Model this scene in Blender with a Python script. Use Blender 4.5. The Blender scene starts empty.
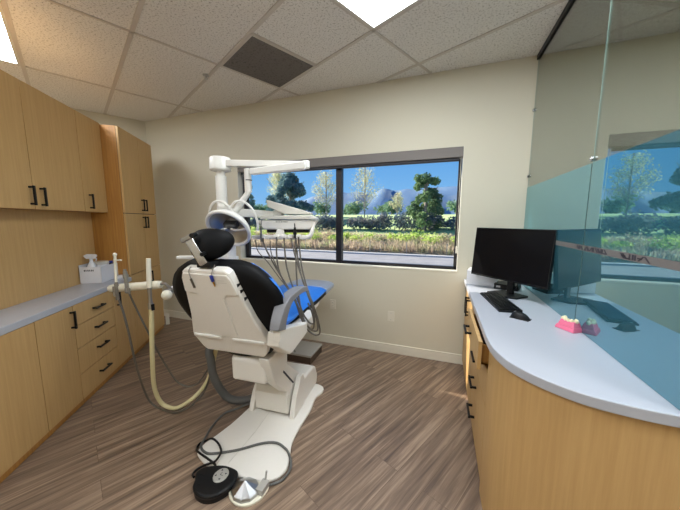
import bpy, bmesh, math, random
from mathutils import Vector, Matrix, noise
random.seed(7)
scn = bpy.context.scene
COL = scn.collection
R = math.radians

# ------------------------------------------------------------------ camera
cam_d = bpy.data.cameras.new('camera'); cam = bpy.data.objects.new('camera', cam_d); COL.objects.link(cam)
PITCH, ROLL, YAW = R(7.139), R(0.139), R(19.95)
EYE = 1.485
cam_d.sensor_width = 36; cam_d.lens = 277.6 * 36 / 680; cam_d.clip_start = .02; cam_d.clip_end = 4000
fw = Vector((-math.sin(YAW) * math.cos(PITCH), math.cos(YAW) * math.cos(PITCH), -math.sin(PITCH)))
rt = Vector((math.cos(YAW), math.sin(YAW), 0)); up = rt.cross(fw)
rt2 = rt * math.cos(ROLL) + up * math.sin(ROLL); up2 = up * math.cos(ROLL) - rt * math.sin(ROLL)
cam.matrix_world = Matrix(((rt2.x, up2.x, -fw.x, 0), (rt2.y, up2.y, -fw.y, 0), (rt2.z, up2.z, -fw.z, EYE), (0, 0, 0, 1)))
scn.camera = cam

# ------------------------------------------------------------------ sky, sun, exposure
w = bpy.data.worlds.new('sky'); scn.world = w; w.use_nodes = True
nt = w.node_tree; nt.nodes.clear()
tc = nt.nodes.new('ShaderNodeTexCoord'); sp = nt.nodes.new('ShaderNodeSeparateXYZ'); cr = nt.nodes.new('ShaderNodeValToRGB')
bg = nt.nodes.new('ShaderNodeBackground'); ow = nt.nodes.new('ShaderNodeOutputWorld')
nt.links.new(tc.outputs['Generated'], sp.inputs[0]); nt.links.new(sp.outputs['Z'], cr.inputs[0])
nt.links.new(cr.outputs[0], bg.inputs[0]); nt.links.new(bg.outputs[0], ow.inputs[0])
e = cr.color_ramp.elements
e[0].position = 0; e[0].color = (.30, .56, .90, 1)
e[1].position = .6; e[1].color = (.06, .22, .62, 1)
q = e.new(.10); q.color = (.21, .50, .90, 1)
q = e.new(.25); q.color = (.11, .37, .83, 1)
bg.inputs[1].default_value = 1.0
sun_d = bpy.data.lights.new('sun', 'SUN'); sun = bpy.data.objects.new('sun', sun_d); COL.objects.link(sun)
sd = Vector((.964 * math.cos(R(25.3)), -.266 * math.cos(R(25.3)), -math.sin(R(25.3))))
sun.rotation_euler = sd.to_track_quat('-Z', 'Y').to_euler(); sun.location = (-20, 12, 12)
sun_d.energy = 14; sun_d.color = (1, .91, .77); sun_d.angle = R(.5)
LAMP = 19.5
vs = scn.view_settings
vs.view_transform = 'Standard'; vs.look = 'None'; vs.gamma = 1; vs.use_curve_mapping = False; vs.exposure = 0.0

# ------------------------------------------------------------------ materials
def S(r, g, b):
    f = lambda c: (c / 12.92 if c <= .04045 else ((c + .055) / 1.055) ** 2.4)
    return (f(r / 255), f(g / 255), f(b / 255), 1)
def newmat(name):
    m = bpy.data.materials.new(name); m.use_nodes = True; n = m.node_tree
    return m, n, n.nodes['Principled BSDF']
def mat(name, col, rough=.5, metal=0, bump=0, scale=60, var=.06, spec=.5, **kw):
    """one colour with a faint procedural mottling"""
    m, n, p = newmat(name)
    p.inputs['Roughness'].default_value = rough; p.inputs['Metallic'].default_value = metal
    p.inputs['Specular IOR Level'].default_value = spec
    t = n.nodes.new('ShaderNodeTexCoord'); ns = n.nodes.new('ShaderNodeTexNoise'); ns.inputs['Scale'].default_value = scale
    n.links.new(t.outputs['Object'], ns.inputs['Vector'])
    mx = n.nodes.new('ShaderNodeMix'); mx.data_type = 'RGBA'
    mx.inputs['A'].default_value = tuple(c * (1 - var) for c in col[:3]) + (1,)
    mx.inputs['B'].default_value = tuple(min(1, c * (1 + var)) for c in col[:3]) + (1,)
    n.links.new(ns.outputs['Fac'], mx.inputs['Factor']); n.links.new(mx.outputs['Result'], p.inputs['Base Color'])
    if bump:
        b = n.nodes.new('ShaderNodeBump'); b.inputs['Strength'].default_value = bump; b.inputs['Distance'].default_value = .003
        n.links.new(ns.outputs['Fac'], b.inputs['Height']); n.links.new(b.outputs[0], p.inputs['Normal'])
    return m
def wood(name, a, b, vec=(60, 60, 2.2), rough=.45):
    """veneer, fine grain along local/world Z"""
    m, n, p = newmat(name)
    t = n.nodes.new('ShaderNodeTexCoord'); mp = n.nodes.new('ShaderNodeMapping'); mp.inputs['Scale'].default_value = vec
    g = n.nodes.new('ShaderNodeNewGeometry')
    n.links.new(g.outputs['Position'], mp.inputs['Vector'])
    ns = n.nodes.new('ShaderNodeTexNoise'); ns.inputs['Scale'].default_value = 1; ns.inputs['Detail'].default_value = 5; ns.inputs['Roughness'].default_value = .65
    n.links.new(mp.outputs[0], ns.inputs['Vector'])
    rp = n.nodes.new('ShaderNodeValToRGB'); rp.color_ramp.elements[0].position = .3; rp.color_ramp.elements[1].position = .72
    rp.color_ramp.elements[0].color = a; rp.color_ramp.elements[1].color = b
    n.links.new(ns.outputs['Fac'], rp.inputs[0]); n.links.new(rp.outputs[0], p.inputs['Base Color'])
    p.inputs['Roughness'].default_value = rough
    return m
M = {}
M['wall'] = mat('painted wall', S(205, 199, 180), .75, bump=.12, scale=220, var=.02)
M['trim'] = mat('white trim paint', S(222, 217, 202), .45, var=.02)
M['veneer'] = wood('maple veneer', S(191, 153, 98), S(204, 167, 112))
M['veneer_edge'] = wood('maple edge', S(160, 108, 48), S(188, 136, 66))
M['dark_gap'] = mat('painted gap shade', S(36, 26, 18), .8)  # near-black stands in for the shade in cabinet gaps
M['counter'] = mat('white quartz', S(181, 184, 193), .28, scale=300, var=.02)
M['black_metal'] = mat('black handle metal', S(20, 20, 22), .4, .4)
M['white_pl'] = mat('white chair plastic', S(226, 222, 214), .32, var=.015)
M['white_pl2'] = mat('white lamp plastic', S(230, 229, 224), .3, var=.015)
M['offwhite'] = mat('grey white plastic', S(208, 204, 194), .4, var=.02)
M['cream'] = mat('cream hose', S(216, 206, 160), .45, var=.03)
M['ivory'] = mat('ivory plastic bar', S(226, 222, 204), .4, var=.02)
M['greyhose'] = mat('grey hose', S(128, 122, 112), .5, var=.04)
M['darkhose'] = mat('dark grey hose', S(92, 92, 90), .5, var=.04)
M['brownhose'] = mat('grey brown tubing', S(92, 85, 75), .42, var=.04)
M['black_lea'] = mat('black upholstery', S(7, 7, 9), .58, bump=.2, scale=350, var=.1, spec=.18)
M['black_pl'] = mat('black plastic', S(16, 17, 19), .42, var=.08, spec=.3)
M['armgrey'] = mat('grey armrest vinyl', S(122, 122, 126), .5, var=.03)
M['blue'] = mat('blue plastic sheet', S(46, 122, 220), .3, bump=.25, scale=30, var=.08)
M['toe'] = mat('grey plastic toe bag', S(150, 158, 172), .3, bump=.25, scale=40, var=.08)
M['chrome'] = mat('chrome', S(200, 200, 202), .12, 1, var=.02)
M['steel'] = mat('brushed steel', S(168, 168, 168), .3, 1, var=.04)
M['mirror'] = mat('lamp reflector', S(176, 172, 160), .34, .8, var=.05)
M['alu'] = mat('grey floor box lid', S(172, 170, 164), .4, .2, var=.03)
M['darkframe'] = mat('dark bronze window frame', S(34, 33, 38), .4, .3)
M['blind'] = mat('grey blind fabric', S(122, 116, 112), .8, scale=200)
M['pink'] = mat('pink dental plaster', S(236, 118, 150), .4, var=.05)
M['tooth'] = mat('ivory teeth', S(240, 230, 190), .3, var=.03)
M['paperwhite'] = mat('white card', S(228, 228, 232), .6, var=.02)
M['brass'] = mat('brass tip', S(190, 150, 60), .3, 1)
M['tagblue'] = mat('blue valve', S(30, 50, 140), .35)
M['ink'] = mat('dark printed ink', S(40, 38, 50), .5)
M['outlet'] = mat('white outlet plastic', S(214, 208, 192), .4, var=.02)
M['boxside'] = mat('brown floor box side', S(74, 58, 46), .6)

def emis(name, col, s):
    m = bpy.data.materials.new(name); m.use_nodes = True; n = m.node_tree; n.nodes.clear()
    o = n.nodes.new('ShaderNodeOutputMaterial'); em = n.nodes.new('ShaderNodeEmission')
    em.inputs[0].default_value = col; em.inputs[1].default_value = s; n.links.new(em.outputs[0], o.inputs[0]); return m
M['lamp'] = emis('lit troffer lens', (.90, .955, 1, 1), LAMP)

def tile_mat(name, col, dark):
    m, n, p = newmat(name); p.inputs['Roughness'].default_value = .9
    g = n.nodes.new('ShaderNodeNewGeometry')
    v = n.nodes.new('ShaderNodeTexNoise'); v.inputs['Scale'].default_value = 75; v.inputs['Detail'].default_value = 3; v.inputs['Roughness'].default_value = .7
    n.links.new(g.outputs['Position'], v.inputs['Vector'])
    rp = n.nodes.new('ShaderNodeValToRGB'); rp.color_ramp.elements[0].position = .34; rp.color_ramp.elements[1].position = .47
    rp.color_ramp.elements[0].color = dark; rp.color_ramp.elements[1].color = col
    n.links.new(v.outputs['Fac'], rp.inputs[0]); n.links.new(rp.outputs[0], p.inputs['Base Color'])
    b = n.nodes.new('ShaderNodeBump'); b.inputs['Strength'].default_value = .4; b.inputs['Distance'].default_value = .004
    n.links.new(v.outputs['Fac'], b.inputs['Height']); n.links.new(b.outputs[0], p.inputs['Normal'])
    return m
M["tile"] = tile_mat("mineral fibre ceiling tile", S(230, 226, 219), S(166, 159, 148))
M['tee'] = mat('ceiling tee bar', S(200, 191, 180), .5)
M['returnair'] = tile_mat('perforated grey vent', S(112, 106, 100), S(78, 74, 70))

def floor_mat():
    m, n, p = newmat('wood plank floor')
    g = n.nodes.new('ShaderNodeNewGeometry'); mp = n.nodes.new('ShaderNodeMapping')
    mp.inputs['Rotation'].default_value = (0, 0, -R(90 - 26.05))
    n.links.new(g.outputs['Position'], mp.inputs['Vector'])
    br = n.nodes.new('ShaderNodeTexBrick'); br.inputs['Scale'].default_value = 1
    br.inputs['Brick Width'].default_value = 1.28; br.inputs['Row Height'].default_value = .165; br.inputs['Mortar Size'].default_value = .0012
    br.offset = .37; br.inputs['Color1'].default_value = (.25, .25, .25, 1); br.inputs['Color2'].default_value = (.75, .75, .75, 1); br.inputs['Mortar'].default_value = (0, 0, 0, 1)
    n.links.new(mp.outputs[0], br.inputs['Vector'])
    m2 = n.nodes.new('ShaderNodeMapping'); m2.inputs['Scale'].default_value = (1.3, 26, 1); n.links.new(mp.outputs[0], m2.inputs['Vector'])
    ad = n.nodes.new('ShaderNodeVectorMath'); ad.operation = 'ADD'; n.links.new(m2.outputs[0], ad.inputs[0])
    ml = n.nodes.new('ShaderNodeVectorMath'); ml.operation = 'SCALE'; ml.inputs['Scale'].default_value = 7; n.links.new(br.outputs['Color'], ml.inputs[0]); n.links.new(ml.outputs[0], ad.inputs[1])
    ns = n.nodes.new('ShaderNodeTexNoise'); ns.inputs['Scale'].default_value = 1.3; ns.inputs['Detail'].default_value = 7; ns.inputs['Roughness'].default_value = .62; ns.inputs['Distortion'].default_value = .5
    n.links.new(ad.outputs[0], ns.inputs['Vector'])
    rp = n.nodes.new('ShaderNodeValToRGB'); el = rp.color_ramp.elements
    el[0].position = .30; el[0].color = S(92, 76, 64); el[1].position = .72; el[1].color = S(176, 153, 130)
    k = el.new(.5); k.color = S(132, 111, 93)
    n.links.new(ns.outputs['Fac'], rp.inputs[0])
    mx = n.nodes.new('ShaderNodeMix'); mx.data_type = 'RGBA'; mx.blend_type = 'MULTIPLY'; mx.inputs['Factor'].default_value = 1
    r2 = n.nodes.new('ShaderNodeValToRGB'); r2.color_ramp.elements[0].color = (.5, .46, .43, 1); r2.color_ramp.elements[1].color = (1, 1, 1, 1)
    r2.color_ramp.elements[0].position = 0; r2.color_ramp.elements[1].position = .78
    kk = r2.color_ramp.elements.new(.2); kk.color = (.86, .855, .85, 1)
    n.links.new(br.outputs['Color'], r2.inputs[0]); n.links.new(rp.outputs[0], mx.inputs['A']); n.links.new(r2.outputs[0], mx.inputs['B'])
    n.links.new(mx.outputs['Result'], p.inputs['Base Color']); p.inputs['Roughness'].default_value = .42
    return m
M['floor'] = floor_mat()

def schlick(n, base, f0=.04):
    g = n.nodes.new('ShaderNodeNewGeometry'); d = n.nodes.new('ShaderNodeVectorMath'); d.operation = 'DOT_PRODUCT'
    n.links.new(g.outputs['Normal'], d.inputs[0]); n.links.new(g.outputs['Incoming'], d.inputs[1]); cur = d.outputs['Value']
    def op(o, a, b=None):
        m_ = n.nodes.new('ShaderNodeMath'); m_.operation = o; m_.use_clamp = o != 'ABSOLUTE'
        for i_, v_ in enumerate((a, b)):
            if v_ is None: continue
            if isinstance(v_, (int, float)): m_.inputs[i_].default_value = v_
            else: n.links.new(v_, m_.inputs[i_])
        return m_.outputs[0]
    c_ = op('SUBTRACT', 1, op('ABSOLUTE', cur)); c_ = op('POWER', c_, 5.0); c_ = op('MULTIPLY', c_, 1 - f0)
    return op('ADD', c_, f0 + base), None
def glass_mat(name, tint, refl, ior=1.45):
    """thin pane: tinted transmission plus a mirror-like surface reflection"""
    m = bpy.data.materials.new(name); m.use_nodes = True; n = m.node_tree; n.nodes.clear()
    o = n.nodes.new('ShaderNodeOutputMaterial'); tr = n.nodes.new('ShaderNodeBsdfTransparent'); gl = n.nodes.new('ShaderNodeBsdfGlossy'); mx = n.nodes.new('ShaderNodeMixShader')
    out_, ad = schlick(n, refl)
    tr.inputs[0].default_value = tint; gl.inputs['Roughness'].default_value = 0
    n.links.new(out_, mx.inputs[0]); n.links.new(tr.outputs[0], mx.inputs[1]); n.links.new(gl.outputs[0], mx.inputs[2]); n.links.new(mx.outputs[0], o.inputs[0])
    return m
M['winglass'] = glass_mat('window pane', (.97, .98, .98, 1), -.03)
M['partglass'] = glass_mat('partition glass', (.66, .71, .69, 1), .19)
M['tape'] = mat('grey brown band', S(112, 107, 104), .5)
def film_mat():
    m = bpy.data.materials.new('teal window film'); m.use_nodes = True; n = m.node_tree; n.nodes.clear()
    o = n.nodes.new('ShaderNodeOutputMaterial'); df = n.nodes.new('ShaderNodeBsdfDiffuse'); gl = n.nodes.new('ShaderNodeBsdfGlossy'); mx = n.nodes.new('ShaderNodeMixShader')
    df.inputs[0].default_value = (.035, .125, .16, 1); gl.inputs[0].default_value = (.62, .92, 1, 1); gl.inputs['Roughness'].default_value = .012
    out_, ad = schlick(n, .30)
    n.links.new(out_, mx.inputs[0]); n.links.new(df.outputs[0], mx.inputs[1]); n.links.new(gl.outputs[0], mx.inputs[2]); n.links.new(mx.outputs[0], o.inputs[0])
    return m
M['film'] = film_mat()
m, n, p = newmat('monitor screen'); p.inputs['Base Color'].default_value = (.004, .004, .005, 1); p.inputs['Roughness'].default_value = .2; p.inputs['Specular IOR Level'].default_value = .2; M['screen'] = m
m, n, p = newmat('clear tubing'); p.inputs['Base Color'].default_value = (.7, .7, .66, 1); p.inputs['Roughness'].default_value = .2; p.inputs['Transmission Weight'].default_value = .6; M['clear'] = m

# ------------------------------------------------------------------ mesh helpers
def link(o, parent=None):
    COL.objects.link(o)
    if parent: o.parent = parent
    return o
def obj(name, bm, m, parent=None, smooth=None, bevel=0, seg=2, subsurf=0):
    bmesh.ops.recalc_face_normals(bm, faces=bm.faces[:])
    me = bpy.data.meshes.new(name); bm.to_mesh(me); bm.free()
    o = bpy.data.objects.new(name, me); me.materials.append(M[m] if isinstance(m, str) else m); link(o, parent)
    if smooth:
        for f in me.polygons: f.use_smooth = True
        if smooth != 'all': me.set_sharp_from_angle(angle=R(38))
    if bevel:
        b = o.modifiers.new('bevel', 'BEVEL'); b.width = bevel; b.segments = seg; b.limit_method = 'ANGLE'; b.angle_limit = R(35)
    if subsurf:
        s = o.modifiers.new('sub', 'SUBSURF'); s.levels = s.render_levels = subsurf
    return o
def empty(name, loc=(0, 0, 0), rz=0):
    o = bpy.data.objects.new(name, None); o.location = loc; o.rotation_euler = (0, 0, rz); o.empty_display_size = .1; return link(o)
def tag(o, label, cat, group=None, kind=None):
    o['label'] = label; o['category'] = cat
    if group: o['group'] = group
    if kind: o['kind'] = kind
    return o
def struct(o):
    o['kind'] = 'structure'; return o
def rename(o, k): return o
def B(): return bmesh.new()
def box(bm, a, b, Mx=None):
    a = Vector(a); b = Vector(b); c = (a + b) / 2; s = b - a
    mt = Matrix.Translation(c) @ Matrix.Diagonal((abs(s.x), abs(s.y), abs(s.z), 1))
    if Mx is not None: mt = Mx @ mt
    bmesh.ops.create_cube(bm, size=1, matrix=mt); return bm
def prism(bm, pts, z0, z1, fn=None):
    """polygon pts (a,b) extruded from z0 to z1; fn maps (a,b,c)->xyz"""
    fn = fn or (lambda a, b, c: (a, b, c))
    lo = [bm.verts.new(fn(x, y, z0)) for x, y in pts]; hi = [bm.verts.new(fn(x, y, z1)) for x, y in pts]; k = len(pts)
    bm.faces.new(lo[::-1]); bm.faces.new(hi)
    for i in range(k): bm.faces.new((lo[i], lo[(i + 1) % k], hi[(i + 1) % k], hi[i]))
    return bm
def crom(pts, per=8, closed=False):
    P = [Vector(p) for p in pts]
    if len(P) < 3: return P
    out = []; k = len(P); rng = range(k) if closed else range(k - 1)
    for i in rng:
        if closed: p0, p1, p2, p3 = P[i - 1], P[i], P[(i + 1) % k], P[(i + 2) % k]
        else: p0, p1, p2, p3 = P[max(i - 1, 0)], P[i], P[i + 1], P[min(i + 2, k - 1)]
        for j in range(per):
            t = j / per
            out.append(.5 * ((2 * p1) + (p2 - p0) * t + (2 * p0 - 5 * p1 + 4 * p2 - p3) * t * t + (3 * p1 - p0 - 3 * p2 + p3) * t ** 3))
    if not closed: out.append(P[-1])
    return out
def tube(bm, pts, r, seg=10, curve=True, per=8, closed=False, caps=True):
    P = crom(pts, per, closed) if curve else [Vector(p) for p in pts]
    k = len(P); rr = r if isinstance(r, (list, tuple)) else None
    rings = []; nrm = None
    for i, p in enumerate(P):
        a = P[i - 1] if (i > 0 or closed) else p; b = P[(i + 1) % k] if (i < k - 1 or closed) else p
        t = (b - a).normalized()
        if nrm is None: nrm = t.orthogonal().normalized()
        nrm = (nrm - t * nrm.dot(t)); nrm = nrm.normalized() if nrm.length > 1e-6 else t.orthogonal().normalized()
        bi = t.cross(nrm)
        if rr: f = i / max(1, k - 1) * (len(rr) - 1); j = min(int(f), len(rr) - 2); rad = rr[j] + (rr[j + 1] - rr[j]) * (f - j)
        else: rad = r
        rings.append([bm.verts.new(p + (nrm * math.cos(2 * math.pi * s / seg) + bi * math.sin(2 * math.pi * s / seg)) * rad) for s in range(seg)])
    for i in range(k if closed else k - 1):
        A, C = rings[i], rings[(i + 1) % k]
        for s in range(seg): bm.faces.new((A[s], A[(s + 1) % seg], C[(s + 1) % seg], C[s]))
    if caps and not closed: bm.faces.new(rings[0][::-1]); bm.faces.new(rings[-1])
    return bm
def lathe(bm, prof, seg=24, Mx=Matrix()):
    """profile of (r, z) about Z"""
    rings = []
    for r, z in prof:
        if r < 1e-6: rings.append([bm.verts.new(Mx @ Vector((0, 0, z)))])
        else: rings.append([bm.verts.new(Mx @ Vector((r * math.cos(2 * math.pi * s / seg), r * math.sin(2 * math.pi * s / seg), z))) for s in range(seg)])
    for A, C in zip(rings, rings[1:]):
        for s in range(seg):
            t = (s + 1) % seg
            if len(A) == 1 and len(C) == 1: continue
            if len(A) == 1: bm.faces.new((A[0], C[s], C[t]))
            elif len(C) == 1: bm.faces.new((A[s], A[t], C[0]))
            else: bm.faces.new((A[s], A[t], C[t], C[s]))
    if len(rings[0]) > 1: bm.faces.new(rings[0][::-1])
    if len(rings[-1]) > 1: bm.faces.new(rings[-1])
    return bm
def cyl(bm, p, q, r, seg=20, r2=None):
    p = Vector(p); q = Vector(q); d = q - p
    mt = Matrix.Translation(p) @ d.to_track_quat('Z', 'Y').to_matrix().to_4x4()
    return lathe(bm, [(r, 0), (r if r2 is None else r2, d.length)], seg, mt)
def ball(bm, c, r, sc=(1, 1, 1), rot=None, u=20, v=12):
    mt = Matrix.Translation(c) @ (rot or Matrix()) @ Matrix.Diagonal((r * sc[0], r * sc[1], r * sc[2], 1))
    bmesh.ops.create_uvsphere(bm, u_segments=u, v_segments=v, radius=1, matrix=mt); return bm
def grid(bm, fn, nu, nv, closeu=False):
    V = [[bm.verts.new(fn(i / (nu if closeu else nu - 1), j / (nv - 1))) for i in range(nu)] for j in range(nv)]
    for j in range(nv - 1):
        for i in range(nu if closeu else nu - 1):
            bm.faces.new((V[j][i], V[j][(i + 1) % nu], V[j + 1][(i + 1) % nu], V[j + 1][i]))
    return V
def lerp(tab, x):
    if x <= tab[0][0]: return tab[0][1]
    for (a, b), (c, d) in zip(tab, tab[1:]):
        if x <= c: return b + (d - b) * (x - a) / (c - a)
    return tab[-1][1]
def text(name, s, m, parent, mx, size, depth=.0006):
    c = bpy.data.curves.new(name, 'FONT'); c.body = s; c.size = size; c.align_x = 'CENTER'; c.align_y = 'CENTER'; c.extrude = depth
    o = bpy.data.objects.new(name, c); c.materials.append(M[m]); link(o, parent); o.matrix_world = mx; return o

# ------------------------------------------------------------------ room shell
CEIL = 2.893; BACK = 3.0
ROOM = [(3.3, 3.0), (-4.085, 3.0), (-5.3, 1.0), (-5.3, -2.4), (3.3, -2.4)]
struct(obj('floor', prism(B(), [(3.45, 3.2), (-4.15, 3.2), (-5.45, 1.05), (-5.45, -2.55), (3.45, -2.55)], -.12, 0), 'floor'))
struct(obj('ceiling', prism(B(), [(3.45, 3.2), (-4.15, 3.2), (-5.45, 1.05), (-5.45, -2.55), (3.45, -2.55)], CEIL, CEIL + .1), 'tile'))
# window wall: four pieces around the opening
WX0, WX1, WZ0, WZ1 = -2.50, .172, .975, 2.19
bm = B()
box(bm, (-4.25, BACK, 0), (WX0, BACK + .13, CEIL)); box(bm, (WX1, BACK, 0), (3.45, BACK + .13, CEIL))
box(bm, (WX0, BACK, 0), (WX1, BACK + .13, WZ0)); box(bm, (WX0, BACK, WZ1), (WX1, BACK + .13, CEIL))
struct(obj('wall_back', bm, 'wall'))
hb = R(26.05); DB = Vector((math.sin(hb), math.cos(hb), 0)); DA = Vector((-math.cos(hb), math.sin(hb), 0))
def wallseg(name, p, q, th=.12):
    p = Vector((*p, 0)); q = Vector((*q, 0)); d = (q - p).normalized(); o = Vector((d.y, -d.x, 0)) * th
    return struct(obj(name, prism(B(), [(p.x, p.y), (q.x, q.y), (q.x + o.x, q.y + o.y), (p.x + o.x, p.y + o.y)], 0, CEIL), 'wall'))
wallseg('wall_corner', (-5.3, 1.0), (-4.085, 3.0), -.12)
wallseg('wall_left', (-5.3, -2.4), (-5.3, 1.0), -.12)
wallseg('wall_front', (3.3, -2.4), (-5.3, -2.4), -.12)
wallseg('wall_right', (3.3, 3.0), (3.3, -2.4), -.12)
def board(name, x0, x1):
    bm = B(); box(bm, (x0, BACK - .014, 0), (x1, BACK, .105)); return struct(obj(name, bm, 'trim', bevel=.004))
board('baseboard_back', -4.07, .60)
bm = B(); prism(bm, [(-3.632, 2.733), (-3.60, 2.765), (-3.608, 2.773), (-3.640, 2.741)], 0, .16)
struct(obj('trim_1', bm, 'trim'))

# ceiling tee grid, clipped to the room
def clip(p, d):
    t0, t1 = -20, 20
    k = len(ROOM)
    for i in range(k):
        a = Vector((*ROOM[i], 0)); b = Vector((*ROOM[(i + 1) % k], 0)); n_ = Vector((-(b - a).y, (b - a).x, 0))
        den = n_.dot(d); num = n_.dot(a - p)
        if abs(den) < 1e-9:
            if num > 0: return None
            continue
        t = num / den
        if den > 0: t0 = max(t0, t)
        else: t1 = min(t1, t)
    return (t0, t1) if t1 > t0 else None
bm = B()
def tee(p, d, w_, t0=None, t1=None):
    c = clip(p, d)
    if not c: return
    a, b = c
    if t0 is not None: a = max(a, t0); b = min(b, t1)
    if b - a < .02: return
    A_ = p + d * a; C_ = p + d * b; s = Vector((-d.y, d.x, 0)) * w_ / 2
    pts = [(A_ + s)[:2], (C_ + s)[:2], (C_ - s)[:2], (A_ - s)[:2]]
    prism(bm, pts, CEIL - .006, CEIL + .01)
for k in range(-9, 9): tee(DB * (.455 + .6465 * k), DA, .030)
for k in range(-5, 6): tee(DA * (1.458 + 1.28 * k), DB, .022)
tee(DA * 2.118, DB, .022, 1.10, 1.748)
struct(obj('trim_2', bm, 'tee'))
def gp(a, b, z): p = DA * a + DB * b; return (p.x, p.y, z)
def gpoly(a0, a1, b0, b1): return [gp(a0, b0, 0)[:2], gp(a1, b0, 0)[:2], gp(a1, b1, 0)[:2], gp(a0, b1, 0)[:2]]

def troffer(a0, b0, label, group=None):
    """lay-in fluorescent light, 2 x 4 ft"""
    a1, b1 = a0 + 1.255, b0 + .62
    c = Vector(gp((a0 + a1) / 2, (b0 + b1) / 2, CEIL - .012)); t = empty('ceiling_light', c)
    tag(t, label, 'ceiling light', group)
    f = lambda x, y, z: tuple(Vector((*(DA * x + DB * y).xy, z)) - c)
    bm = B()
    for (p0, p1, q0, q1) in ((a0, a1, b0, b0 + .02), (a0, a1, b1 - .02, b1), (a0, a0 + .02, b0 + .02, b1 - .02), (a1 - .02, a1, b0 + .02, b1 - .02)):
        prism(bm, [(p0, q0), (p1, q0), (p1, q1), (p0, q1)], CEIL - .012, CEIL - .001, f)
    obj('light_frame', bm, 'offwhite', t)
    bm = B(); prism(bm, [(a0 + .02, b0 + .02), (a1 - .02, b0 + .02), (a1 - .02, b1 - .02), (a0 + .02, b1 - .02)], CEIL - .009, CEIL - .002, f)
    obj('lens', bm, 'lamp', t)
    return t
troffer(.19, 1.113, 'lit ceiling light panel at the top centre, above and right of the grey vent')
troffer(2.745, -.825, 'lit ceiling light panel cut off at the top left corner above the cabinets')
for a, b in ((.19, -1.473), (2.745, -2.77), (-2.37, .466), (1.465, -2.12)):  # unseen fixtures added to brighten the chair and room
    troffer(a, b, 'unseen light panel added behind the viewpoint to brighten the room', 'added lights behind the viewpoint')

troffer(-2.37, 1.76, 'light panel added to brighten the room beyond the glass partition')  # added so the space behind the glass reads less dark

bm = B(); c = Vector(gp(2.43, 1.43, CEIL - .008)); v = empty('ceiling_vent', c); tag(v, 'square dark grey perforated vent panel in the ceiling grid', 'ceiling vent')
f = lambda x, y, z: tuple(Vector((*(DA * x + DB * y).xy, z)) - c)
prism(bm, [(2.135, 1.118), (2.725, 1.118), (2.725, 1.73), (2.135, 1.73)], CEIL - .006, CEIL - .001, f); obj('perforated_panel', bm, 'returnair', v)
bm = B()
for (p0, p1, q0, q1) in ((2.128, 2.732, 1.112, 1.124), (2.128, 2.732, 1.726, 1.738), (2.128, 2.14, 1.124, 1.726), (2.72, 2.732, 1.124, 1.726)):
    prism(bm, [(p0, q0), (p1, q0), (p1, q1), (p0, q1)], CEIL - .009, CEIL - .001, f)
obj('vent_frame', bm, 'tee', v)
s = empty('fire_sprinkler', gp(3.012, 1.079, CEIL)); tag(s, 'small chrome fire sprinkler in the ceiling left of the grey vent', 'sprinkler')
obj('escutcheon', lathe(B(), [(.032, 0), (.03, -.006), (.012, -.010)], 18), 'steel', s, smooth=1)
bm = B(); cyl(bm, (0, 0, -.008), (0, 0, -.03), .007, 12); cyl(bm, (0, 0, -.03), (0, 0, -.034), .018, 14); obj('deflector', bm, 'chrome', s, smooth=1)

# ------------------------------------------------------------------ window
wf = struct(empty('window_1', ((WX0 + WX1) / 2, BACK + .1, WZ0)))
ox, oy, oz = wf.location
bm = B(); F0, F1 = BACK + .075, BACK + .125
FX0, FX1 = -2.475, .165
box(bm, (FX0 - ox, F0 - oy, WZ0 - oz), (FX0 + .055 - ox, F1 - oy, 2.14 - oz)); box(bm, (FX1 - .03 - ox, F0 - oy, WZ0 - oz), (FX1 - ox, F1 - oy, 2.14 - oz))
box(bm, (FX0 - ox, F0 - oy, WZ0 - .005 - oz), (FX1 - ox, F1 - oy, WZ0 + .035 - oz)); box(bm, (FX0 - ox, F0 - oy, 2.10 - oz), (FX1 - ox, F1 - oy, 2.19 - oz))
obj('window_frame', bm, 'darkframe', wf, bevel=.004)
bm = B(); box(bm, (-1.165 - ox, F0 - .012 - oy, WZ0 - oz), (-1.095 - ox, F1 + .01 - oy, 2.14 - oz)); obj('mullion', bm, 'darkframe', wf, bevel=.005)
for a, b in ((FX0 + .05, -1.16), (-1.10, FX1 - .025)):
    bm = B(); box(bm, (a - ox, BACK + .098 - oy, WZ0 + .03 - oz), (b - ox, BACK + .102 - oy, 2.11 - oz)); obj('pane', bm, 'winglass', wf)
bm = B(); box(bm, (WX0 - ox, BACK - .004 - oy, WZ0 - .012 - oz), (WX1 - ox, F0 - oy, WZ0 + .004 - oz)); obj('window_sill', bm, 'trim', wf, bevel=.003)
bm = B()
box(bm, (WX0 - ox, BACK + .002 - oy, WZ0 - oz), (WX0 + .006 - ox, F0 - oy, WZ1 - oz)); box(bm, (WX1 - .006 - ox, BACK + .002 - oy, WZ0 - oz), (WX1 - ox, F0 - oy, WZ1 - oz))
obj('reveal', bm, 'trim', wf)
bl = empty('roller_blind', (-1.16, BACK + .02, 2.09)); tag(bl, 'rolled up grey roller blind with head box along the top of the window', 'blind')
bm = B(); box(bm, (-2.475 + 1.16, -.03, .0), (.168 + 1.16, .05, .098)); obj('head_box', bm, 'blind', bl, bevel=.005)
bm = B(); box(bm, (-2.45 + 1.16, -.012, -.03), (.135 + 1.16, .028, .002)); obj('hem_bar', bm, 'darkframe', bl, bevel=.006)
bm = B(); tube(bm, [(1.31, -.022, .0), (1.311, -.024, -.5), (1.312, -.024, -.9)], .0018, 6); cyl(bm, (1.312, -.024, -.86), (1.312, -.024, -.93), .007, 10); obj('pull_chain', bm, 'trim', bl)

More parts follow.
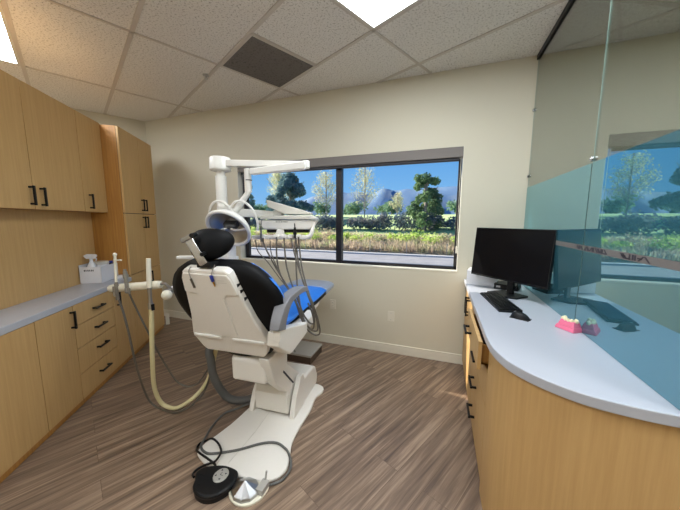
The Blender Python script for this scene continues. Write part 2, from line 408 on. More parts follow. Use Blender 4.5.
for (x, z, nm, lb, kind) in ((-1.176, .488, 'power_outlet', 'white duplex power outlet on the wall under the window, nearest the chair', 1), (-.483, .425, 'wall_plate', 'blank white wall plate under the window right of the power outlet', 0)):
    t = empty(nm, (x, BACK, z - .058)); tag(t, lb, 'outlet')
    bm = B(); box(bm, (-.037, -.007, 0), (.037, 0, .116)); obj('cover_plate', bm, 'outlet', t, bevel=.003)
    if kind:
        for dz in (.026, .064):
            bm = B(); box(bm, (-.017, -.010, dz), (.017, -.006, dz + .028)); o = obj('receptacle', bm, 'trim', t, bevel=.004)
            bm = B(); box(bm, (-.008, -.0105, dz + .012), (-.005, -.0098, dz + .022)); box(bm, (.005, -.0105, dz + .012), (.008, -.0098, dz + .022)); obj('slot', bm, 'ink', o)
    else:
        for sz in (.02, .096): bm = B(); cyl(bm, (0, -.0085, sz), (0, -.006, sz), .004, 8); obj('screw', bm, 'steel', t)

# ------------------------------------------------------------------ left cabinets (own frame: X' = out into room, Y' = along the run)
hc = R(-32.84)
CD = Vector((math.sin(hc), math.cos(hc), 0)); CN = Vector((math.cos(hc), -math.sin(hc), 0))
RZ = -hc   # rotation taking +Y to CD
def cpos(off, al, z=0): p = CN * off + CD * al; return (p.x, p.y, z)
FRONT = -1.547; BACKP = -1.852; UFR = -1.70
def handle(parent, c, along, L=.125, out=.03, r=.0065):
    """black bar pull with two standoffs. c: centre on the door face, outwards is +X"""
    bm = B(); c = Vector(c); a = Vector(along) * L / 2; o = Vector((out, 0, 0))
    for s in (-1, 1):
        p = c + a * s * .94
        box(bm, p - Vector((0, r, r)), p + o + Vector((0, r, r)))
    e_ = Vector((r, r, r)); p = c + o - a; q = c + o + a
    box(bm, Vector((min(p.x, q.x), min(p.y, q.y), min(p.z, q.z))) - e_, Vector((max(p.x, q.x), max(p.y, q.y), max(p.z, q.z))) + e_)
    return obj('handle', bm, 'black_metal', parent, bevel=.0015)
def cab(name, off0, off1, a0, a1, z0, z1, label, fronts, toe=0):
    """off0 back, off1 face; fronts: (kind, a0,a1,z0,z1, handle centre (a,z), 'v'|'h')"""
    t = empty(name, cpos(off1, a0), RZ); tag(t, label, 'cabinet')
    bm = B(); box(bm, (off0 - off1, .0015, z0), (-.021, a1 - a0 - .0015, z1)); obj('body', bm, 'veneer_edge', t)
    bm = B(); box(bm, (off0 - off1 + .02, .004, z0 + .004), (-.0195, a1 - a0 - .004, z1 - .004)); obj('gap_shade_block', bm, 'dark_gap', t)  # dark block behind the fronts paints shade into their gaps
    for k, b0, b1, y0, y1, h, d in fronts:
        bm = B(); g = .0028
        box(bm, (-.019, b0 - a0 + g, y0 + g), (0, b1 - a0 - g, y1 - g)); o = obj(k, bm, 'veneer', t, bevel=.0012)
        if h: handle(o, (0, h[0] - a0, h[1]), (0, 0, 1) if d == 'v' else (0, 1, 0))
    if toe:
        bm = B(); box(bm, (off0 - off1, .001, 0), (-.014, a1 - a0 - .001, toe)); obj('toe_kick', bm, 'veneer_edge', t)
    return t
DZ0, DZ1 = .045, .826
cab('base_cabinet', BACKP, FRONT, .95, 2.478, DZ0, DZ1, 'maple base cabinet with plain doors left of the four drawer bank', [('door', .95, 1.54, DZ0, DZ1, (1.50, .73), 'v'), ('door', 1.54, 2.13, DZ0, DZ1, None, 'v'), ('door', 2.13, 2.478, DZ0, DZ1, (2.447, .722), 'v')], .045)
cab('drawer_cabinet', BACKP, FRONT, 2.478, 3.016, DZ0, DZ1, 'maple base cabinet with four stacked drawers under the left counter', [('drawer', 2.478, 3.016, a, b, (2.77, hz), 'h') for a, b, hz in ((.654, DZ1, .735), (.470, .654, .567), (.260, .470, .387), (DZ0, .260, .165))], .045)
cab('corner_base_cabinet', BACKP, FRONT, 3.016, 3.386, DZ0, DZ1, 'narrow maple base cabinet between the drawers and the tall cabinet', [('door', 3.016, 3.386, DZ0, DZ1, (3.08, .71), 'v')], .045)
cab('tall_cabinet', BACKP - .25, FRONT, 3.386, 4.167, DZ0, 2.433, 'full height maple cabinet at the far end of the left counter', [
    ('door', 3.386, 3.80, 1.555, 2.433, (3.775, 1.655), 'v'), ('door', 3.80, 4.167, 1.555, 2.433, (3.845, 1.655), 'v'),
    ('door', 3.386, 3.80, .888, 1.553, (3.775, 1.455), 'v'), ('door', 3.80, 4.167, .888, 1.553, (3.845, 1.455), 'v'),
    ('door', 3.386, 3.80, DZ0, .886, (3.775, .79), 'v'), ('door', 3.80, 4.167, DZ0, .886, (3.845, .79), 'v')], .045)
cab('wall_cabinet', BACKP, UFR, .95, 2.482, 1.557, 2.444, 'maple wall cabinet hung at the left edge, its handle paired with the next cabinet', [('door', .95, 1.46, 1.557, 2.444, None, 'v'), ('door', 1.46, 1.97, 1.557, 2.444, (1.94, 1.65), 'v'), ('door', 1.97, 2.482, 1.557, 2.444, (2.449, 1.655), 'v')])
cab('wall_cabinet.001', BACKP, UFR, 2.482, 3.028, 1.557, 2.444, 'middle maple wall cabinet with one wide door above the left counter', [('door', 2.482, 3.028, 1.557, 2.444, (2.545, 1.652), 'v')])
cab('wall_cabinet.002', BACKP, UFR, 3.028, 3.384, 1.557, 2.444, 'narrow maple wall cabinet next to the tall cabinet', [('door', 3.028, 3.384, 1.557, 2.444, (3.105, 1.655), 'v')])
# light maple filler strip on the face edge of the tall cabinet side
t = empty('worktop', cpos(FRONT, .95, .826), RZ); tag(t, 'long white quartz worktop over the left base cabinets', 'worktop')
bm = B(); box(bm, (BACKP - FRONT, 0, 0), (.004, 3.384 - .95, .046)); obj('slab', bm, 'counter', t, bevel=.004)
t = empty('backsplash_panel', cpos(BACKP, .95, 0), RZ); struct(t); t['label'] = 'maple veneer panel wall behind the left worktop'
bm = B(); box(bm, (-.10, 0, 0), (-.002, 3.384 - .95, 2.444)); obj('panel', bm, 'veneer', t)
t.name = 'wall_panel'

# wipes box with spray bottle, tub and small items on the worktop
ZT = .8725
bx = empty('supply_box', cpos(-1.755, 3.255, ZT), RZ); tag(bx, 'open white box holding cleaning supplies on the left worktop', 'box')
bm = B(); X, Y, H_, th = .090, .158, .160, .006
box(bm, (-X, -Y, 0), (X, Y, th)); box(bm, (-X, -Y, 0), (-X + th, Y, H_ + .02)); box(bm, (X - th, -Y, 0), (X, Y, H_)); box(bm, (-X, -Y, 0), (X, -Y + th, H_)); box(bm, (-X, Y - th, 0), (X, Y, H_ + .035))
obj('tray', bm, 'paperwhite', bx, bevel=.002)
bm = B()
for i, w_ in enumerate((.010, .007, .009, .008, .010, .007)):
    box(bm, (-.05 + i * .0145, -Y - .0006, .118), (-.05 + i * .0145 + w_, -Y + .001, .134))
obj('printed_mark', bm, 'ink', bx)
sb = empty('spray_bottle', cpos(-1.775, 3.165, ZT + .007), RZ); tag(sb, 'white trigger spray bottle standing in the white box', 'spray bottle')
obj('bottle', lathe(B(), [(.035, 0), (.038, .01), (.038, .13), (.03, .17), (.014, .20), (.013, .225)], 20), 'paperwhite', sb, smooth=1)
bm = B(); prism(bm, [(-.035, .225), (.03, .225), (.05, .25), (.045, .268), (-.03, .272), (-.06, .255)], -.013, .013, lambda a, b, c: (a, c, b)); obj('spray_head', bm, 'paperwhite', sb, bevel=.004)
bm = B(); tube(bm, [(.03, 0, .24), (.045, 0, .225), (.04, 0, .205)], .005, 8); obj('trigger', bm, 'paperwhite', sb)
wt = empty('wipes_tub', cpos(-1.75, 3.275, ZT + .007), RZ); tag(wt, 'round white wipes tub with a lid standing in the white box', 'tub')
obj('tub', lathe(B(), [(.055, 0), (.058, .02), (.058, .155), (.05, .16)], 24), 'paperwhite', wt, smooth=1)
obj('lid', lathe(B(), [(.062, .157), (.062, .18), (.055, .186), (0, .186)], 24), 'offwhite', wt, smooth=1)
jr = empty('small_jar', cpos(-1.715, 3.365, ZT + .007), RZ); tag(jr, 'small dark jar behind the wipes tub in the white box', 'jar')
obj('jar', lathe(B(), [(.022, 0), (.024, .01), (.024, .15), (.018, .155)], 16), 'black_pl', jr, smooth=1)
obj('cap', lathe(B(), [(.02, .155), (.02, .175), (0, .175)], 16), 'tagblue', jr, smooth=1)
nb = empty('cleaning_cloth', cpos(-1.60, 3.33, ZT), RZ); tag(nb, 'small folded white cloth at the far front corner of the left worktop', 'cloth')
bm = B(); box(bm, (-.045, -.05, 0), (.03, .045, .03)); obj('folded_cloth', bm, 'paperwhite', nb, bevel=.008, seg=3)

# ------------------------------------------------------------------ right counter, curved front, glass partition
GX = .72; CZ = .905
front = [(.238, 2.996), (.238, 1.52), (.244, 1.415), (.261, 1.33), (.297, 1.247), (.37, 1.166), (.47, 1.104), (.57, 1.078), (.70, 1.068), (.84, 1.08), (.98, 1.115), (1.11, 1.17)]
fp = [Vector((*p, 0)) for p in front]
curve = [fp[0]] + crom(fp[1:], 6)
bk = [(1.35, 1.3), (1.35, 2.996)]
ct = empty('reception_counter', (.5, 2.0, CZ - .04)); tag(ct, 'white worktop with curved front edge on the right, running under the glass', 'worktop')
bm = B(); prism(bm, [(p.x - .5, p.y - 2.0) for p in curve] + [(x - .5, y - 2.0) for x, y in bk], 0, .04); obj('slab', bm, 'counter', ct, bevel=.004)
# curved veneer front
cf = empty('curved_counter_front', (.6, 1.2, 0)); tag(cf, 'curved maple veneer counter front at the bottom right', 'counter front')
ins = [(.262, 1.545), (.262, 1.52), (.269, 1.42), (.288, 1.343), (.322, 1.270), (.389, 1.192), (.482, 1.130), (.575, 1.106), (.70, 1.096), (.835, 1.107), (.97, 1.142), (1.095, 1.195), (1.30, 1.34)]
ic = [Vector((*p, 0)) for p in ins]; ic = [ic[0]] + crom(ic[1:], 6)
bm = B()
inner = []
for i, p in enumerate(ic):
    a = ic[max(i - 1, 0)]; b = ic[min(i + 1, len(ic) - 1)]; d = (b - a).normalized(); inner.append(p + Vector((-d.y, d.x, 0)) * .02)
prism(bm, [(p.x - .6, p.y - 1.2) for p in ic] + [(p.x - .6, p.y - 1.2) for p in inner[::-1]], 0, CZ - .041); obj('veneer_panel', bm, 'veneer', cf, smooth=1)
# base cabinets facing the chair (face at x=.262, outwards is -X): build in a frame rotated by pi
def rcab(name, y0, y1, label, fronts):
    t = empty(name, (.262, y1, 0), math.pi); tag(t, label, 'cabinet')      # local +X = -x world, local +Y = -y world
    bm = B(); box(bm, (-.43, .0015, .06), (-.021, y1 - y0 - .0015, CZ - .045)); obj('body', bm, 'veneer_edge', t)
    bm = B(); box(bm, (-.30, .004, .064), (-.0195, y1 - y0 - .004, CZ - .0455)); obj('gap_shade_block', bm, 'dark_gap', t)  # shade between the fronts, put in as a dark block
    for k, b0, b1, z0, z1, h, d, pull in fronts:
        bm = B(); g = .002; box(bm, (-.019 + pull, y1 - b1 + g, z0 + g), (pull, y1 - b0 - g, z1 - g)); o = obj(k, bm, 'veneer', t, bevel=.0012)
        handle(o, (pull, y1 - h[0], h[1]), (0, 0, 1) if d == 'v' else (0, 1, 0), L=.135, out=.032)
        if pull > .01:
            bm = B(); 
            box(bm, (-.30, y1 - b1 + .03, z0 + .02), (pull - .019, y1 - b1 + .042, z1 - .03)); box(bm, (-.30, y1 - b0 - .042, z0 + .02), (pull - .019, y1 - b0 - .03, z1 - .03))
            box(bm, (-.30, y1 - b1 + .03, z0 + .02), (pull - .019, y1 - b0 - .03, z0 + .03)); obj('drawer_box', bm, 'veneer_edge', o)
    bm = B(); box(bm, (-.40, .001, 0), (-.02, y1 - y0 - .001, .06)); obj('toe_kick', bm, 'veneer_edge', t)
    return t
rcab('door_cabinet', 2.16, 2.985, 'maple cabinet with tall doors under the far right counter, by the window wall', [('door', 2.575, 2.985, .06, .858, (2.62, .745), 'v', 0), ('door', 2.16, 2.573, .06, .858, (2.53, .745), 'v', 0)])
rcab('desk_drawer_cabinet', 1.547, 2.158, 'maple cabinet of four drawers under the right counter, its top drawer pulled slightly open', [
    ('drawer', 1.56, 2.158, .695, .855, (1.96, .765), 'h', .05), ('drawer', 1.547, 2.158, .50, .69, (1.92, .60), 'h', 0),
    ('drawer', 1.547, 2.158, .28, .50, (1.96, .40), 'h', 0), ('drawer', 1.547, 2.158, .06, .28, (1.96, .19), 'h', 0)])
# low wall under the counter carrying the glass
bm = B(); box(bm, (.72, 1.2, 0), (.80, 2.998, CZ - .042)); struct(obj('wall_knee', bm, 'wall'))

rail = empty('ceiling_rail', (GX, 2.0, CEIL - .04)); tag(rail, 'black metal channel on the ceiling holding the glass partition', 'rail')
bm = B(); box(bm, (-.014, -.98, .0), (-.006, .995, .038)); box(bm, (.008, -.98, .0), (.016, .995, .038)); box(bm, (-.014, -.98, .032), (.016, .995, .0385)); obj('channel', bm, 'black_metal', rail, bevel=.001)
FZ = 1.78
EDGE = mat('green glass edge', S(150, 176, 168), .15)
def panel(name, y0, y1, label):
    t = empty(name, (GX, (y0 + y1) / 2, CZ)); tag(t, label, 'glass partition'); h = (y1 - y0) / 2
    bm = B(); box(bm, (-.003, -h, .001), (.003, h, CEIL - CZ - .01)); obj('pane', bm, 'partglass', t)
    bm = B(); box(bm, (-.0065, -h + .002, .002), (-.0045, h - .002, 1.327 - CZ)); box(bm, (-.0065, -h + .002, 1.357 - CZ), (-.0045, h - .002, FZ - CZ)); obj('tinted_film', bm, 'film', t)
    bm = B(); box(bm, (-.0062, -h + .002, 1.3272 - CZ), (-.0047, h - .002, 1.3568 - CZ)); obj('lettered_band', bm, 'tape', t)
    for a_, b_ in ((-h - .0005, -h), (h, h + .0005)):
        bm = B(); box(bm, (-.003, a_, .001), (.003, b_, CEIL - CZ - .01)); obj('polished_edge', bm, EDGE, t)
    return t
g1 = panel('glass_partition', 1.829, 2.992, 'glass panel with teal film next to the window wall, behind the monitor')
g2 = panel('glass_partition.001', 1.07, 1.822, 'glass panel with teal film nearest the viewpoint at the right edge')
def strokes(t, y0, y1, n_, sd_):
    rnd = random.Random(sd_); bm = B(); cy = t.location.y
    for i in range(n_):
        y = y0 + (y1 - y0) * (i + .5) / n_ - cy; dy = abs(y1 - y0) / n_ * .42; z = 1.342 - CZ; sl = rnd.choice((-1, 1, 1, 0)) * dy; h = .0105
        for k in range(rnd.choice((1, 2))):
            o_ = (k - .5) * dy; prism(bm, [(y + o_ - sl - .0055, z - h), (y + o_ - sl + .0055, z - h), (y + o_ + sl + .0055, z + h), (y + o_ + sl - .0055, z + h)], -.0068, -.0062, lambda a, b, c: (c, a, b))
        if rnd.random() < .6: zz = z + rnd.choice((-h, 0, h)) * .8; prism(bm, [(y - dy, zz - .003), (y + dy, zz - .003), (y + dy, zz + .003), (y - dy, zz + .003)], -.0068, -.0062, lambda a, b, c: (c, a, b))
    obj('band_lettering', bm, 'ink', t)
strokes(g1, 1.90, 1.835, 3, 1); strokes(g2, 1.815, 1.60, 8, 2); strokes(g2, 1.49, 1.32, 5, 4)
def clamp(y, z, label):
    t = empty('glass_clamp', (GX, y, z)); tag(t, label, 'clamp')
    bm = B(); cyl(bm, (-.016, 0, 0), (-.0047, 0, 0), .013, 16); obj('disc', bm, 'chrome', t, smooth=1, bevel=.002)
    bm = B(); cyl(bm, (-.0185, 0, 0), (-.016, 0, 0), .005, 6); obj('screw', bm, 'steel', t)
clamp(1.826, 1.80, 'chrome clamp joining the two glass panels')
clamp(2.978, 1.88, 'chrome clamp fixing the glass to the window wall, lower one')
clamp(2.978, 2.44, 'chrome clamp fixing the glass to the window wall, upper one')

# ------------------------------------------------------------------ things on the right counter
TOP = CZ + .0005
# monitor: hangs between A (left) and Bq (right), faces the chair
A_ = Vector((.276, 2.65, 0)); Bq = Vector((.700, 2.19, 0)); wdt = (Bq - A_).length; mid = (A_ + Bq) / 2; rot = math.atan2((Bq - A_).y, (Bq - A_).x)
mo = empty('computer_monitor', (mid.x, mid.y, TOP), rot); tag(mo, 'wide black computer monitor with a dark screen on the right counter', 'monitor')
tl = Matrix.Translation((0, .0, 0))
zb, zt = .118, .522
TI = Matrix.Translation((0, 0, .36)) @ Matrix.Rotation(R(-5), 4, 'X') @ Matrix.Translation((0, 0, -.36))
bm = B(); box(bm, (-wdt / 2, 0, zb), (wdt / 2, .028, zt), TI); obj('casing', bm, 'black_pl', mo, bevel=.004)
bm = B(); box(bm, (-wdt / 2 + .006, -.0012, zb + .014), (wdt / 2 - .006, .001, zt - .006), TI); obj('screen', bm, 'screen', mo)
bm = B(); box(bm, (-.12, .027, .2), (.12, .05, .42), TI); obj('rear_housing', bm, 'black_pl', mo, bevel=.01)
bm = B(); box(bm, (-.022, .045, .012), (.03, .065, .34)); obj('stand_neck', bm, 'black_pl', mo, bevel=.003)
bm = B(); prism(bm, [(-.115, -.055), (.02, -.095), (.115, -.02), (.11, .11), (-.10, .11)], 0, .013); obj('stand_base', bm, 'black_pl', mo, bevel=.003)
bm = B(); tube(bm, [(.03, .055, .25), (.05, .07, .12), (.02, .09, .05), (-.02, .12, .006)], .003, 8); obj('cable', bm, 'black_pl', mo, smooth=1)

kb = empty('keyboard', (.408, 2.19, TOP), math.atan2(2.02 - 2.45, .43 - .375)); tag(kb, 'black computer keyboard lying in front of the monitor', 'keyboard')
kL, kW = .225, .068
bm = B(); prism(bm, [(-kW, 0), (kW, 0), (kW, .022), (-kW, .011)], -kL, kL, lambda a, b, c: (c, a, b)); obj('base', bm, 'black_pl', kb, bevel=.003)
for r_ in range(6):
    for c_ in range(15):
        if r_ == 0 and 4 <= c_ <= 8 and c_ != 6: continue
        x = -kL + .022 + c_ * .0288; y = -kW + .016 + r_ * .0208; z = .0115 + (y + kW) / (2 * kW) * .011
        wk = .012 if not (r_ == 0 and c_ == 6) else .07
        bm = B(); box(bm, (x - wk, y - .0085, z - .002), (x + wk, y + .0085, z + .005)); obj('key', bm, 'black_metal', kb)
ms = empty('computer_mouse', (.468, 1.872, TOP), R(-30)); tag(ms, 'black computer mouse beside the keyboard', 'mouse')
bm = B(); grid(bm, lambda u, v: (math.cos(2 * math.pi * u) * .054 * math.sin(math.pi / 2 * v) if False else math.cos(2 * math.pi * u) * .054 * v, math.sin(2 * math.pi * u) * .032 * v, .036 * (1 - v ** 4) * (1 - .25 * math.cos(2 * math.pi * u) * v)), 24, 9, True)
bmesh.ops.remove_doubles(bm, verts=bm.verts[:], dist=.0004); obj('shell', bm, 'black_pl', ms, smooth='all')
bm = B(); cyl(bm, (-.028, -.004, .033), (-.028, .004, .033), .007, 12); obj('scroll_wheel', bm, 'steel', ms)
bm = B(); box(bm, (-.05, -.03, 0), (.05, .03, .003)); obj('underside', bm, 'black_metal', ms)
wb = empty('white_carton', (.345, 2.84, TOP), R(-12)); tag(wb, 'white carton in the corner behind the monitor', 'carton')
bm = B(); box(bm, (-.085, -.11, 0), (.16, .09, .13)); obj('carton_body', bm, 'paperwhite', wb, bevel=.003)
bm = B(); box(bm, (-.085, -.012, .1302), (.16, .012, .1308)); obj('tape_strip', bm, 'offwhite', wb)
dk = empty('mini_computer', (.56, 2.70, TOP), R(-20)); tag(dk, 'small flat black mini computer behind the monitor stand', 'computer')
bm = B(); box(bm, (-.09, -.085, 0), (.09, .085, .045)); obj('case', bm, 'black_pl', dk, bevel=.005)
bm = B(); box(bm, (-.07, -.0865, .015), (-.04, -.0845, .03)); obj('front_port', bm, 'steel', dk)

tm = empty('dental_model', (.668, 1.765, TOP), R(-58)); tag(tm, 'pink plaster dental model with ivory teeth by the glass', 'dental model')
bm = B()
def trap(bm, x0, x1, y0, y1, z0, k, z1):
    V = [bm.verts.new(v) for v in ((x0, y0, z0), (x1, y0, z0), (x1, y1, z0), (x0, y1, z0), (x0 + k, y0 + k, z1), (x1 - k, y0 + k, z1), (x1 - k, y1 - k, z1), (x0 + k, y1 - k, z1))]
    for f_ in ((0, 3, 2, 1), (4, 5, 6, 7), (0, 1, 5, 4), (1, 2, 6, 5), (2, 3, 7, 6), (3, 0, 4, 7)): bm.faces.new([V[i] for i in f_])
trap(bm, -.052, .052, -.036, .036, 0, .006, .022); trap(bm, -.044, .044, -.026, .030, .022, .009, .052); obj('gum_base', bm, 'pink', tm, bevel=.004, seg=2)
for i, (x, y, s_) in enumerate(((-.03, -.006, .011), (-.012, -.013, .009), (.004, -.014, .009), (.019, -.010, .010), (.031, .004, .012), (-.034, .011, .011))):
    bm = B(); ball(bm, (x, y, .054), s_, (1, .9, 1.1), None, 12, 8); obj('tooth', bm, 'tooth', tm, smooth='all')
# ------------------------------------------------------------------ dental chair (own frame: X across, Y towards the toes, origin on the floor)
CH = (-1.2, 1.3, 0.0); CR = R(4)
chair = empty('dental_chair', CH, CR); tag(chair, 'black and white dental chair seen from behind its backrest in the middle of the room', 'dental chair')
K = chair
TB = Matrix.Translation((-.03, .10, .62)) @ Matrix(((1, 0, 0, 0), (0, .932, -.363, 0), (0, .363, .932, 0), (0, 0, 0, 1)))   # backrest frame: x across, y forward, z up the slope
def tb(x, y, z): return TB @ Vector((x, y, z))
# base plate on the floor (chair frame)
wl = lambda x, y: ((x - CH[0]) * math.cos(CR) + (y - CH[1]) * math.sin(CR), -(x - CH[0]) * math.sin(CR) + (y - CH[1]) * math.cos(CR))
bp_pts = [(-1.40, 1.20), (-1.345, 1.165), (-1.22, 1.135), (-1.05, 1.145), (-.90, 1.165), (-.825, 1.21), (-.80, 1.28), (-.825, 1.36), (-.868, 1.47), (-.885, 1.60), (-.895, 1.80), (-.92, 1.95), (-.90, 2.03), (-.915, 2.10), (-.98, 2.13), (-1.10, 2.12), (-1.30, 2.10), (-1.36, 2.0), (-1.36, 1.7), (-1.365, 1.5), (-1.385, 1.36), (-1.405, 1.27)]
pc = crom([Vector((*wl(*p), 0)) for p in bp_pts], 4, True)
bm = prism(B(), [(p.x, p.y) for p in pc], 0, .022); obj('base_plate', bm, 'white_pl', K, bevel=.008, seg=3)
bm = B(); tube(bm, [(*wl(-1.185, 1.714), .0225), (*wl(-1.155, 1.45), .0225), (*wl(-1.15, 1.19), .0225)], .0016, 6); obj('plate_seam', bm, 'offwhite', K)
YZ = lambda a, b, c: (c, a, b)
# lift column: two side cheeks, lower link, rear cover
def cheek(u0, u1, top, v0):
    pts = [(v0, .02), (v0 + .20, .02), (v0 + .22, top * .5), (v0 + .19, top), (v0 + .14, top), (v0 + .06, top * .62), (v0 + .02, top * .3)]
    return prism(B(), pts, u0, u1, YZ)
obj('lift_cheek', cheek(-.115, -.075, .245, .33), 'white_pl', K, bevel=.006)
obj('lift_cheek', cheek(.225, .265, .285, .335), 'white_pl', K, bevel=.006)
bm = prism(B(), [(.345, .045), (.50, .03), (.56, .25), (.36, .245), (.335, .20)], -.062, .215, YZ); obj('lower_link', bm, 'white_pl', K, bevel=.012, seg=3)
bm = prism(B(), [(.47, .022), (.83, .022), (.845, .10), (.80, .20), (.73, .228), (.53, .235), (.48, .20)], -.06, .262, YZ); obj('motor_cover', bm, 'white_pl', K, bevel=.02, seg=3)
arm = prism(B(), [(.10, .60), (.30, .60), (.36, .54), (.36, .44), (.565, .26), (.55, .13), (.44, .13), (.19, .38), (.15, .46)], .135, .212, YZ); arm_o = obj('upper_link', arm, 'white_pl', K, bevel=.008, seg=2)
bm = prism(B(), [(.285, .415), (.295, .425), (.47, .225), (.46, .215)], .2105, .2135, YZ); obj('slot', bm, 'ink', arm_o)
bm = prism(B(), [(.13, .40), (.40, .36), (.42, .56), (.16, .585), (.125, .56)], -.095, .165, YZ); ho = obj('pivot_housing', bm, 'white_pl', K, bevel=.03, seg=4)
bm = B(); prism(bm, [(.0, .43), (.05, .43), (.07, .46), (.07, .53), (-.02, .53), (-.02, .46)], .1235, .1265, lambda a, b, c: (a + .02, c + .006, b)); obj('cover_hatch', bm, 'offwhite', ho, bevel=.001)
bm = prism(B(), [(.17, .745), (.16, .66), (.20, .60), (.34, .60), (.47, .625), (.72, .675), (.95, .70), (1.0, .735)], -.235, .235, YZ); obj('seat_frame', bm, 'white_pl', K, bevel=.012, seg=3)
bm = prism(B(), [(.0, .75), (.015, .83), (.10, .825), (.40, .745), (.62, .775), (.65, .715), (.39, .66), (.19, .63), (.15, .635)], .262, .340, YZ); obj('side_bracket', bm, 'white_pl', K, bevel=.008, seg=2)
# backrest shell
half = [(0, .215), (.03, .240), (.125, .280), (.15, .276), (.30, .228), (.48, .190), (.58, .168), (.62, .155), (.64, .13)]
out = [(w_, s) for s, w_ in half]; outl = out + [(-a, b) for a, b in out[::-1]]
bm = prism(B(), outl, -.012, .045, lambda a, b, c: tb(a, c, b)); sh = obj('backrest_shell', bm, 'white_pl', K, bevel=.012, seg=3)
# raised yoke and spine on the shell
T = [(.17, .482), (.179, .495), (.162, .585), (.145, .615), (-.145, .615), (-.162, .585), (-.179, .495), (-.17, .482), (-.10, .482), (-.078, .455), (-.082, .16), (.082, .16), (.078, .455), (.10, .482)]
bm = prism(B(), T, -.020, -.011, lambda a, b, c: tb(a, c, b)); obj('shell_yoke', bm, 'white_pl', sh, bevel=.003, seg=2)
for x0, x1 in ((-.258, -.05), (.035, .262)):
    bm = B(); bx_ = [(x0, .128), (x1, .128), (x1, .147), (x0, .147)]; prism(bm, bx_, -.024, -.010, lambda a, b, c: tb(a, c, b)); obj('vent_ridge', bm, 'white_pl2', sh, bevel=.003)
bm = B()
for z in (.44, .49, .53):
    bm = B(); box(bm, (-.007, -.02, z - .012), (.007, .02, z + .012), Matrix.Translation(tb(.192 - (z - .44) * .22, .02, z)) @ Matrix.Translation((0, 0, -z))); obj('switch', bm, 'black_pl', sh, bevel=.002)
# two small hanging cords with tips on the shell
bm = B(); tube(bm, [tb(-.085, .0, .65), tb(-.095, -.018, .63), tb(-.093, -.024, .58)], .0025, 6); o = obj('cord', bm, 'steel', sh)
bm = B(); cyl(bm, tb(-.093, -.026, .585), tb(-.092, -.026, .525), .006, 8); obj('cord_tip', bm, 'brownhose', o)
bm = B(); tube(bm, [tb(.08, .0, .67), tb(.065, -.016, .64), tb(.055, -.024, .61)], .0025, 6); o = obj('cord', bm, 'steel', sh)
bm = B(); cyl(bm, tb(.055, -.027, .615), tb(.055, -.027, .58), .009, 10); obj('valve', bm, 'tagblue', o)
bm = B(); cyl(bm, tb(.055, -.027, .58), tb(.056, -.027, .545), .006, 8, .003); obj('valve_tip', bm, 'brass', o)
bm = B()
for x0, x1, z in ((.08, .125, .58), (.08, .135, .565)): prism(bm, [(x0, z), (x1, z), (x1, z + .004), (x0, z + .004)], -.0206, -.0198, lambda a, b, c: tb(a, c, b))
obj('printed_label', bm, 'offwhite', sh)
# backrest cushion, wings curving forward
WT = [(-.05, .14), (-.02, .20), (.06, .25), (.13, .285), (.22, .335), (.31, .364), (.39, .368), (.46, .345), (.52, .305), (.57, .25), (.612, .17), (.632, .05)]
def cush(side):
    def fn(t, s_):
        s = -.05 + .682 * s_; hw = lerp(WT, s); x = (2 * t - 1); y = .047 + .035 * abs(x) ** 2.2
        if side: y = y + .085 * max(0, 1 - abs(x) ** 4) ** .5 * min(1, max(0, (.632 - s) / .05)) ** .5
        return tb(x * hw, y, s)
    return fn
bm = B(); grid(bm, cush(0), 25, 32); grid(bm, cush(1), 25, 32)
bmesh.ops.remove_doubles(bm, verts=bm.verts[:], dist=.0008)
bo = [e_ for e_ in bm.edges if e_.is_boundary]
if bo: bmesh.ops.holes_fill(bm, edges=bo, sides=0)
cu = obj('backrest_cushion', bm, 'black_lea', K, smooth='all')
so = cu.modifiers.new('round', 'SOLIDIFY'); so.thickness = .03; so.offset = 1
# headrest
HR = Matrix.Translation((-.055, -.075, 1.345)) @ Matrix.Rotation(R(-12), 4, 'X') @ Matrix.Rotation(R(-9), 4, 'Y')
bm = B()
def hf(a, b):
    th = 2 * math.pi * a; ph = math.pi * (b - .5); c = math.copysign(abs(math.cos(ph)) ** .75, 1); x = .138 * (1 + .16 * math.sin(ph)) * math.cos(th) * c; y = .072 * math.sin(th) * c; z = .09 * math.sin(ph)
    y += .05 * (x / .135) ** 2
    return HR @ Vector((x, y, z))
grid(bm, hf, 32, 17, True); bmesh.ops.remove_doubles(bm, verts=bm.verts[:], dist=.0005); hd = obj('headrest', bm, 'black_lea', K, smooth='all')
bm = B()
p0, p1 = Vector((-.085, -.172, 1.390)), Vector((-.025, -.14, 1.252)); dz = (p1 - p0).normalized(); ax = Vector((1, .25, 0)); ax = (ax - dz * ax.dot(dz)).normalized(); ny = dz.cross(ax)
fr = Matrix(((ax.x, ny.x, dz.x, p0.x), (ax.y, ny.y, dz.y, p0.y), (ax.z, ny.z, dz.z, p0.z), (0, 0, 0, 1)))
box(bm, (-.024, -.010, 0), (.024, .012, (p1 - p0).length + .01), fr); br_ = obj('headrest_slide', bm, 'chrome', K, bevel=.005, seg=3)
bm = B(); box(bm, (-.040, -.022, -.014), (.030, .022, .014), fr); obj('headrest_latch', bm, 'steel', K, bevel=.008, seg=3)
for kp, kr in (((.036, 0), .013), ((.03, .11), .011)):
    bm = B(); cyl(bm, fr @ Vector((kp[0], -.015, kp[1])), fr @ Vector((kp[0], .025, kp[1])), kr, 14); obj('headrest_knob', bm, 'black_pl', K, smooth=1)
bm = B(); box(bm, (-.05, -.03, -.012), (.045, .035, .02), Matrix.Translation((-.02, -.115, 1.236))); obj('headrest_socket', bm, 'black_pl', K, bevel=.004)
